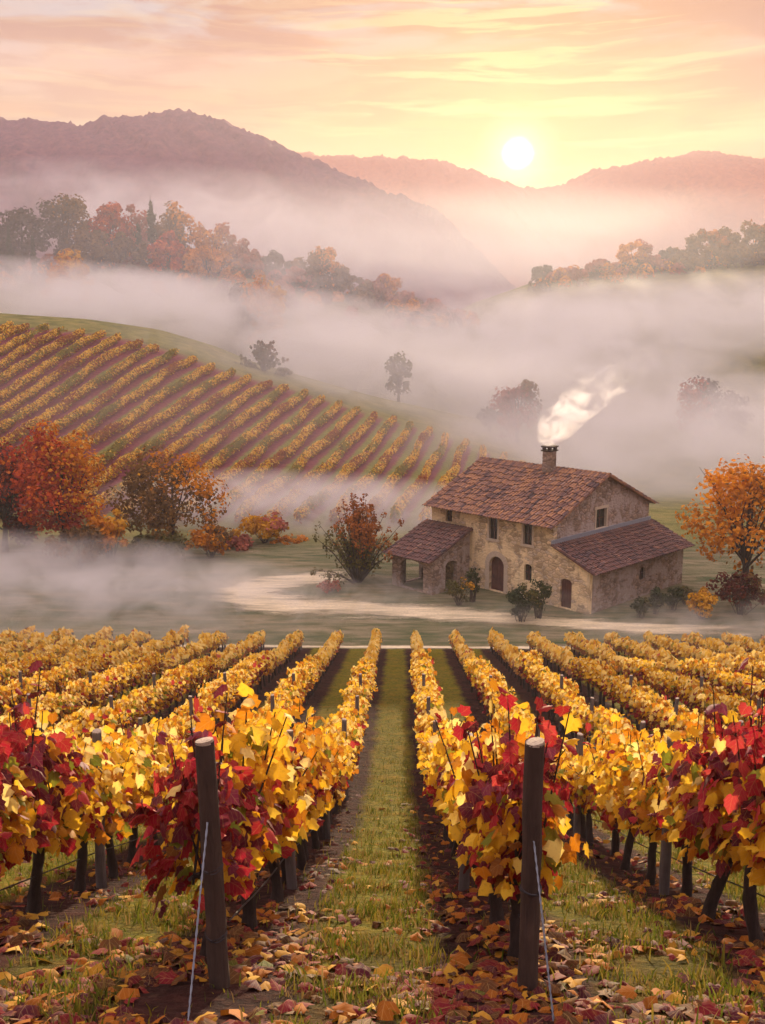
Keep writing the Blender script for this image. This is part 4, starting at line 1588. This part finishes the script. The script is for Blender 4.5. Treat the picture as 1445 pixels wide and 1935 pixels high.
def door(M, a, b1, w, depth, mat=DARKWOOD):
    o = MB()
    n = 5
    for i in range(n):
        a0 = a - w / 2 + w * i / n
        a1 = a0 + w / n - .015
        top = lambda x: b1 - .5 * w * (1 - math.sqrt(max(0, 1 - ((x - a) / (w / 2)) ** 2))) + .05
        pts = [(a0, 0), (a1, 0), (a1, top(a1)), ((a0 + a1) / 2, top((a0 + a1) / 2)), (a0, top(a0))]
        d0 = depth + random.uniform(-.01, .01)
        ps = [M(x, z, d0) for x, z in pts] + [M(x, z, d0 + .06) for x, z in pts]
        o.add(ps, [(0, 1, 2, 3, 4), (9, 8, 7, 6, 5)] + [(i, (i + 1) % 5, 5 + (i + 1) % 5, 5 + i) for i in range(5)])
    dr = o.build('door', mat, house)
    h = MB()
    h.tube([M(a + w * .32, 1.0, depth - .06), M(a + w * .32, 1.25, depth - .06)], [.02, .02], 6)
    h.tube([M(a + w * .32, 1.02, depth + .01), M(a + w * .32, 1.02, depth - .06)], [.015, .015], 6)
    h.build('handle', DARKWIRE, dr)
    return dr


# window and door places, read off the walls
def fz(px, py):
    return on_front(px, py)


wins = [(848, 972, .66, 1.05, True), (932, 991, .84, 1.75, False), (997, 1007, .84, 1.65, False), (997, 1082, .72, 1.3, True)]
da, _ = fz(938, 1090)
holes = []
DW, DH = 1.45, 2.75
holes.append(arch(da - DW / 2, da + DW / 2, -.0, DH))
holes[0][0] = (da - DW / 2, .02)
holes[0][1] = (da + DW / 2, .02)
wl = []
for px, py, w, h, ar in wins:
    a, b = fz(px, py)
    if b + h / 2 > EAVE - .25:
        b = EAVE - .25 - h / 2
    a = min(a, LEN - 1.0)
    wl.append((a, b, w, h, ar))
    holes.append(arch(a - w / 2, a + w / 2, b - h / 2, b + h / 2, 8, .6) if ar else rect(a - w / 2, a + w / 2, b - h / 2, b + h / 2))
W = MB()
wall_panel(rect(0, LEN, -.3, EAVE), holes, TH, front, W)
fw = W.build('front_wall', WALL_LIT, house)
fw['label'] = 'ochre plastered long front wall, lit tone in its colour'
ga, gb = on_gable(1136, 979)
gw_, gh_ = 1.4, 1.5
ga = min(max(ga, GAB * .40), GAB * .62)
W = MB()
e0 = TH + .003
wall_panel([(e0, -.3), (GAB - e0, -.3), (GAB, -.3), (GAB, EAVE), (GAB / 2, EAVE + RISE), (e0, EAVE + RISE * 2 * e0 / GAB)][:1] + [(GAB, -.3), (GAB, EAVE), (GAB / 2, EAVE + RISE), (e0, EAVE + RISE * 2 * e0 / GAB)],
           [rect(ga - gw_ / 2, ga + gw_ / 2, gb - gh_ / 2, gb + gh_ / 2)], TH, lambda a, b, c: (a, c + .003, b), W)
wall_panel([(e0, -.3), (GAB, -.3), (GAB, EAVE), (GAB / 2, EAVE + RISE), (e0, EAVE + RISE * 2 * e0 / GAB)], [], TH, lambda a, b, c: (a, LEN - TH + c - .003, b), W)
W.box((GAB - TH, TH + .01, -.3), (GAB - .004, LEN - TH - .01, EAVE))
gwl = W.build('gable_wall', WALL_SHADED, house)
gwl['label'] = 'stone gable wall, shade put into its colour'
for (a, b, w, h, ar) in wl:
    window(front, a, b, w, h, .2, arched=ar, stone=not ar)
wg = window(gable, ga, gb, gw_, gh_, .2)
door(front, da, DH, DW, .25)
# stone arch round the door
S = MB()
ro, ri = DW / 2 + .42, DW / 2 + .004
zs = DH - DW / 2
nn = 11
for i in range(nn):
    t0, t1_ = math.pi * i / nn + .012, math.pi * (i + 1) / nn - .012
    q = [(da + rr * math.cos(t), zs + rr * math.sin(t)) for rr, t in ((ri, t0), (ro, t0), (ro, t1_), (ri, t1_))]
    ps = [front(a, b, d) for d in (-.05 + random.uniform(-.008, .008), .15) for a, b in q]
    S.add(ps, [(0, 1, 2, 3), (7, 6, 5, 4), (0, 4, 5, 1), (1, 5, 6, 2), (2, 6, 7, 3), (3, 7, 4, 0)])
for s in (-1, 1):
    for i in range(4):
        z0, z1 = zs * i / 4 + .01, zs * (i + 1) / 4 - .01
        a0, a1 = sorted((da + s * ri, da + s * (ro - (.08 if i % 2 else 0))))
        S.box((-.05 + random.uniform(-.008, .008), a0, z0), (.15, a1, z1))
S.build('door_surround', TRIM, house)


def roof(name, P0, along, down, ncol, nrow, mat, thick=.10, slab=True, seed=1):
    """barrel tiles on a sloping plane: P0 the top corner, along the ridge vector, down the slope vector"""
    random.seed(seed)
    mb = MB()
    P0, along, down = (np.array(v, float) for v in (P0, along, down))
    n = np.cross(along, down)
    n /= np.linalg.norm(n)
    if n[2] < 0:
        n = -n
    a_, d_ = along / ncol, down / nrow
    la = np.linalg.norm(a_)
    ah = along / np.linalg.norm(along)
    c = [P0 - n * thick, P0 + along - n * thick, P0 + along + down - n * thick, P0 + down - n * thick]
    mb.add(c + [q + n * thick * .8 for q in c], [(3, 2, 1, 0), (4, 5, 6, 7), (0, 1, 5, 4), (1, 2, 6, 5), (2, 3, 7, 6), (3, 0, 4, 7)], 0)
    k = 5
    for i in range(ncol):
        ph_ = random.uniform(-.5, .0)
        for j in range(nrow + 1):
            o = P0 + a_ * (i + .5) + d_ * (max(0, j + ph_) if j < nrow else nrow + ph_ - .5 - ph_ * .9) + ah * random.gauss(0, .012)
            lift = random.uniform(0, .02)
            ext = d_ * (1.16 + random.uniform(-.03, .03))
            vs = []
            for e, rr, up in ((0, .40, .0), (1, .54, .035 + lift)):
                for q in range(k):
                    t = math.pi * q / (k - 1)
                    vs.append(o + ext * e - ah * math.cos(t) * la * rr + n * (math.sin(t) * la * rr * 1.0 + up - .015))
            for q in range(k):   # thin lower lip
                vs.append(vs[k + q] - n * .03)
            fs = [(q, q + 1, k + q + 1, k + q) for q in range(k - 1)] + [(k + q, k + q + 1, 2 * k + q + 1, 2 * k + q) for q in range(k - 1)]
            mb.add(vs, fs, 0, False)
    return mb.build(name, mat, house)


OV = .42
sl = RISE / (GAB / 2)
zr = EAVE + RISE + .14
rf = roof('roof', (GAB / 2, -.38, zr), (0, LEN + .72, 0), (-(GAB / 2 + OV), 0, -(GAB / 2 + OV) * sl), int((LEN + .7) / .27), 11, TILE, seed=2)
roof('roof', (GAB / 2, -.38, zr), (0, LEN + .72, 0), (GAB / 2 + OV, 0, -(GAB / 2 + OV) * sl), int((LEN + .7) / .27), 11, TILE, seed=3)
rc = MB()
random.seed(5)
nk = int((LEN + .7) / .42)
for i in range(nk):
    y0 = -.40 + (LEN + .74) * i / nk
    y1 = y0 + (LEN + .74) / nk * 1.12
    k = 6
    vs = [(GAB / 2 - math.cos(math.pi * q / (k - 1)) * rr, yy, zr + math.sin(math.pi * q / (k - 1)) * rr * .8 + uu - .02) for yy, rr, uu in ((y0, .17, .02 + random.uniform(0, .02)), (y1, .145, .0)) for q in range(k)]
    rc.add(vs, [(q, q + 1, k + q + 1, k + q) for q in range(k - 1)])
rc.build('ridge_tiles', TILE, rf)
ev = MB()
for i in range(int(LEN / .7)):
    ev.box((-.38, .2 + i * .7, EAVE - .14 - .0), (.0 - .003, .32 + i * .7, EAVE - .02))
ev.build('rafter_ends', BEAM, rf)

# chimney
cy_, _ = 0, 0
best = None
for yy in np.linspace(0, LEN, 200):
    p = O + vx * (GAB / 2 - .35) + uy * yy + np.array([0, 0, zr])
    q = proj(p)[0]
    if best is None or abs(q - 1040) < best[0]:
        best = (abs(q - 1040), yy)
cyy = best[1]
print('chimney y', cyy)
ch = MB()
cxx = GAB / 2 - .55
ch.box((cxx - .42, cyy - .36, zr - .9), (cxx + .42, cyy + .36, zr + 1.35))
co = ch.build('chimney', WALL_SHADED, house)
cp = MB()
cp.box((cxx - .52, cyy - .46, zr + 1.353), (cxx + .52, cyy + .46, zr + 1.46), 0, .02)
for dx in (-.34, .34):
    for dy in (-.28, .28):
        cp.box((cxx + dx - .1, cyy + dy - .1, zr + 1.46), (cxx + dx + .1, cyy + dy + .1, zr + 1.66), 0, .02)
cp.box((cxx - .54, cyy - .48, zr + 1.663), (cxx + .54, cyy + .48, zr + 1.76), 0, .03)
cp.build('chimney_cap', SOOT, co)

# lean-to beyond the gable
W = MB()
lw = lambda a, b, c: (c, a, b)
dx_ = on_front(1069, 1115)[0]
dx_ = min(max(dx_, -LT + .9), -.9)
hole = arch(dx_ - .5, dx_ + .5, .02, 2.2, 8, .5)
slt = (LT_T - LT_E) / LT
wall_panel([(-LT, -.3), (-.003, -.3), (-.003, LT_T), (-LT, LT_E)], [hole], .35, lambda a, b, c: (c - .004, a, b), W)
lf = W.build('lean_to_side', WALL_LIT, house)
lf['label'] = 'plaster end wall of the lean-to, lit tone in its colour'
W = MB()
ew = on_gable(1213, 1100, -LT)[0]
ew = min(ew, GAB - 1)
wz = 1.75
whole = arch(ew - .38, ew + .38, wz - .5, wz + .5, 8, .8)
wall_panel([(.36, -.3), (GAB, -.3), (GAB, LT_E), (.36, LT_E)], [whole], .35, lambda a, b, c: (a, -LT + c + .004, b), W)
W.box((GAB - .35, -LT + .37, -.3), (GAB - .006, -.005, LT_E))
lb = W.build('lean_to_wall', WALL_SHADED, house)
door(lambda a, b, c: (c, a, b), dx_, 2.2, 1.0, .18)
window(lambda a, b, c: (a, -LT + c, b), ew, wz, .76, 1.0, .18, arched=True, stone=False)
rl = roof('roof', (-.32, -.05, LT_T + .12), (GAB + .75, 0, 0), (0, -(LT + .42), -(LT + .42) * slt), int((GAB + .7) / .27), 9, TILE3, seed=6)
rl['label'] = 'dark clay tile roof of the lean-to'
fb = MB()
fb.box((-.25, -.16, LT_T + .10), (GAB + .1, -.004, LT_T + .42), 0, .015)
fb.build('flashing', FLASH, house)

# porch on the far part of the front
Y0, Y1 = py0, LEN + .2
PE, PT = 2.75, EAVE - 1.55
W = MB()
sw = lambda a, b, c: (a, Y0 + c, b)
wall_panel([(-PW, -.3), (-.004, -.3), (-.004, PT - .05), (-PW, PE)], [arch(-PW * .50 - .65, -PW * .50 + .65, .02, 2.3, 8, .5)], .35, sw, W)
pw_ = W.build('porch_side', WALL_SHADED, house)
W = MB()
ew2 = lambda a, b, c: (-PW + c, a, b)
wall_panel(rect(Y0 + .355, Y1, -.3, PE), [arch(Y0 + .95, Y1 - .9, .02, 2.35, 10, .5)], .35, ew2, W)
W.build('porch_wall', WALL_SHADED, house)
W = MB()
wall_panel([(-PW + .36, -.3), (-.004, -.3), (-.004, PT - .05), (-PW + .36, PE)], [arch(-PW * .5 - .9, -PW * .5 + .9, .02, 2.3, 8, .5)], .3, lambda a, b, c: (a, Y1 - .3 + c - .004, b), W)
W.build('porch_end', WALL_SHADED, house)
slp = (PT - PE) / PW
rp_ = roof('roof', (-.05, Y0 - .35, PT + .10), (0, Y1 - Y0 + .7, 0), (-(PW + .40), 0, -(PW + .4) * slp), int((Y1 - Y0 + .7) / .27), 9, TILE2, seed=8)
rp_['label'] = 'clay tile roof of the porch'

# bushes against the walls
tree('bush', 985, 1150, 1095, 80, 67.5, 'green', 'dark green bush with yellow flecks below the small front window', None, 'olive', leaf=.19, n=1500, shape='bush')
tree('bush', 1018, 1145, 1072, 44, 68.3, 'green', 'upright dark green bush near the front corner of the house', None, leaf=.17, n=700, shape='bush')
tree('bush', 893, 1110, 1050, 26, 72.5, 'green', 'slim dark green climber left of the arched door', None, leaf=.17, n=500, shape='bush')
tree('bush', 868, 1118, 1078, 56, 71.5, 'olive', 'low yellow flowering bush between the porch and the arched door', None, 'gold', leaf=.17, n=700, shape='bush')
tree('bush', 1240, 1148, 1100, 44, 69.5, 'green', 'dark green bush under the small lean-to window', None, leaf=.18, n=700, shape='bush')
tree('bush', 1272, 1142, 1092, 40, 70.5, 'green', 'round dark green bush at the back corner of the lean-to', None, leaf=.18, n=700, shape='bush')
tree('bush', 1212, 1150, 1118, 46, 68.5, 'green', 'low green bush along the lean-to wall', None, 'olive', leaf=.18, n=500, shape='bush')
tree('bush', 1296, 1140, 1100, 46, 72, 'olive', 'olive bush between the lean-to and the yellow bush', None, leaf=.18, n=600, shape='bush')


# chimney smoke
def smoke():
    base = O + vx * cxx + uy * cyy + np.array([0, 0, zr + 1.8])
    Yc = base[1]
    path = [base, at(1047, 835, Yc), at(1062, 806, Yc), at(1088, 778, Yc), at(1114, 752, Yc), at(1142, 726, Yc), at(1165, 692, Yc)]
    rad = [.5, 1.3, 2.2, 3.0, 3.6, 3.8, 3.2]
    path = [np.asarray(p, float) for p in path]
    path = [path[0] - (path[1] - path[0]) * .05] + path + [path[-1] + (path[-1] - path[-2]) * .4]
    rad = [.02] + rad + [.02]
    fine = np.linspace(0, len(path) - 1, 40)
    pts = [np.array([np.interp(f, range(len(path)), [p[c] for p in path]) for c in range(3)]) for f in fine]
    rr_ = np.interp(fine, range(len(path)), rad) * 1.02
    bm = bmesh.new()
    rings = []
    for p, q in zip(pts, rr_):
        rings.append([bm.verts.new((p[0] + q * math.cos(a), p[1] + q * math.sin(a), p[2] + .35 * q * math.cos(a))) for a in np.linspace(0, 2 * math.pi, 15)[:-1]])
    for a, b in zip(rings[:-1], rings[1:]):
        for k in range(14):
            bm.faces.new((a[k], a[(k + 1) % 14], b[(k + 1) % 14], b[k]))
    bm.faces.new(rings[0][::-1])
    bm.faces.new(rings[-1])
    bmesh.ops.recalc_face_normals(bm, faces=bm.faces)
    t = NT('smoke_volume')
    pv = t.n('ShaderNodeVolumePrincipled')
    pv.inputs['Color'].default_value = (.997, .995, .995, 1)
    pv.inputs['Anisotropy'].default_value = .2
    g = t.n('ShaderNodeNewGeometry')
    nz = t.noise(g.outputs['Position'], .70, 6, .6, 1.0)
    sx = t.n('ShaderNodeSeparateXYZ')
    t.l(g.outputs['Position'], sx.inputs[0])
    z0, z1 = float(path[1][2]), float(path[-2][2])
    hgt = t.math('DIVIDE', t.math('SUBTRACT', sx.outputs[2], z0), z1 - z0, clamp=True)
    P_ = path[1:-1]
    hs = [float((p[2] - z0) / (z1 - z0)) for p in P_]
    x0_, x1_ = float(P_[0][0]), float(P_[-1][0])
    cx = t.ramp(hgt, [(h, ((float(p[0]) - x0_) / (x1_ - x0_),) * 3) for h, p in zip(hs, P_)])
    rd = t.ramp(hgt, [(h, (q / 4.0,) * 3) for h, q in zip(hs, rad[1:-1])])
    dx = t.math('SUBTRACT', sx.outputs[0], t.math('MULTIPLY_ADD', cx, x1_ - x0_, x0_))
    dy = t.math('SUBTRACT', sx.outputs[1], float(base[1]))
    rr = t.math('DIVIDE', t.math('ADD', t.math('MULTIPLY', dx, dx), t.math('MULTIPLY', dy, dy)), t.math('POWER', t.math('MULTIPLY', rd, 4.0), 2.0))
    fall = t.math('SUBTRACT', 1.0, rr, clamp=True)
    th = t.ramp(hgt, [(0, (.36,) * 3), (.10, (.47,) * 3), (.35, (.515,) * 3), (.7, (.55,) * 3), (1, (.60,) * 3)])
    puff = t.math('MULTIPLY', t.math('SUBTRACT', t.math('MULTIPLY_ADD', fall, .05, t.math('SUBTRACT', nz, .02)), th, clamp=True), 6.5, clamp=True)
    d = t.math('MULTIPLY', t.math('MULTIPLY', puff, t.math('POWER', fall, 1.2)), t.math('MULTIPLY_ADD', t.math('POWER', hgt, .6), -4.3, 4.6))
    t.l(d, pv.inputs['Density'])
    t.l(pv.outputs[0], t.out.inputs['Volume'])
    t.m.cycles.volume_step_rate = .12
    me = bpy.data.meshes.new('smoke')
    bm.to_mesh(me)
    bm.free()
    me.materials.append(t.m)
    o = link('smoke', me)
    tag(o, 'white smoke plume drifting up from the farmhouse chimney', 'smoke', kind='stuff')


smoke()

# ------------------------------------------------------------------ render settings
SC.view_settings.view_transform = 'Standard'
SC.view_settings.look = 'None'
SC.view_settings.gamma = 1
SC.view_settings.use_curve_mapping = False
SC.view_settings.exposure = 1.75
SC.render.engine = 'CYCLES'
SC.cycles.use_denoising = True
SC.cycles.max_bounces = 16
SC.cycles.transmission_bounces = 4
SC.cycles.transparent_max_bounces = 6
SC.cycles.volume_bounces = 14
SC.cycles.sample_clamp_indirect = 8
SC.cycles.use_adaptive_sampling = True
SC.cycles.adaptive_threshold = .02
_hill = [max((o.matrix_world @ Vector(c)).z for c in o.bound_box) for o in SC.objects if o.name.startswith('hills')]
print('hills top', _hill, 'ground', V.shape)
print('verts', sum(len(o.data.vertices) for o in SC.objects if o.type == 'MESH'))
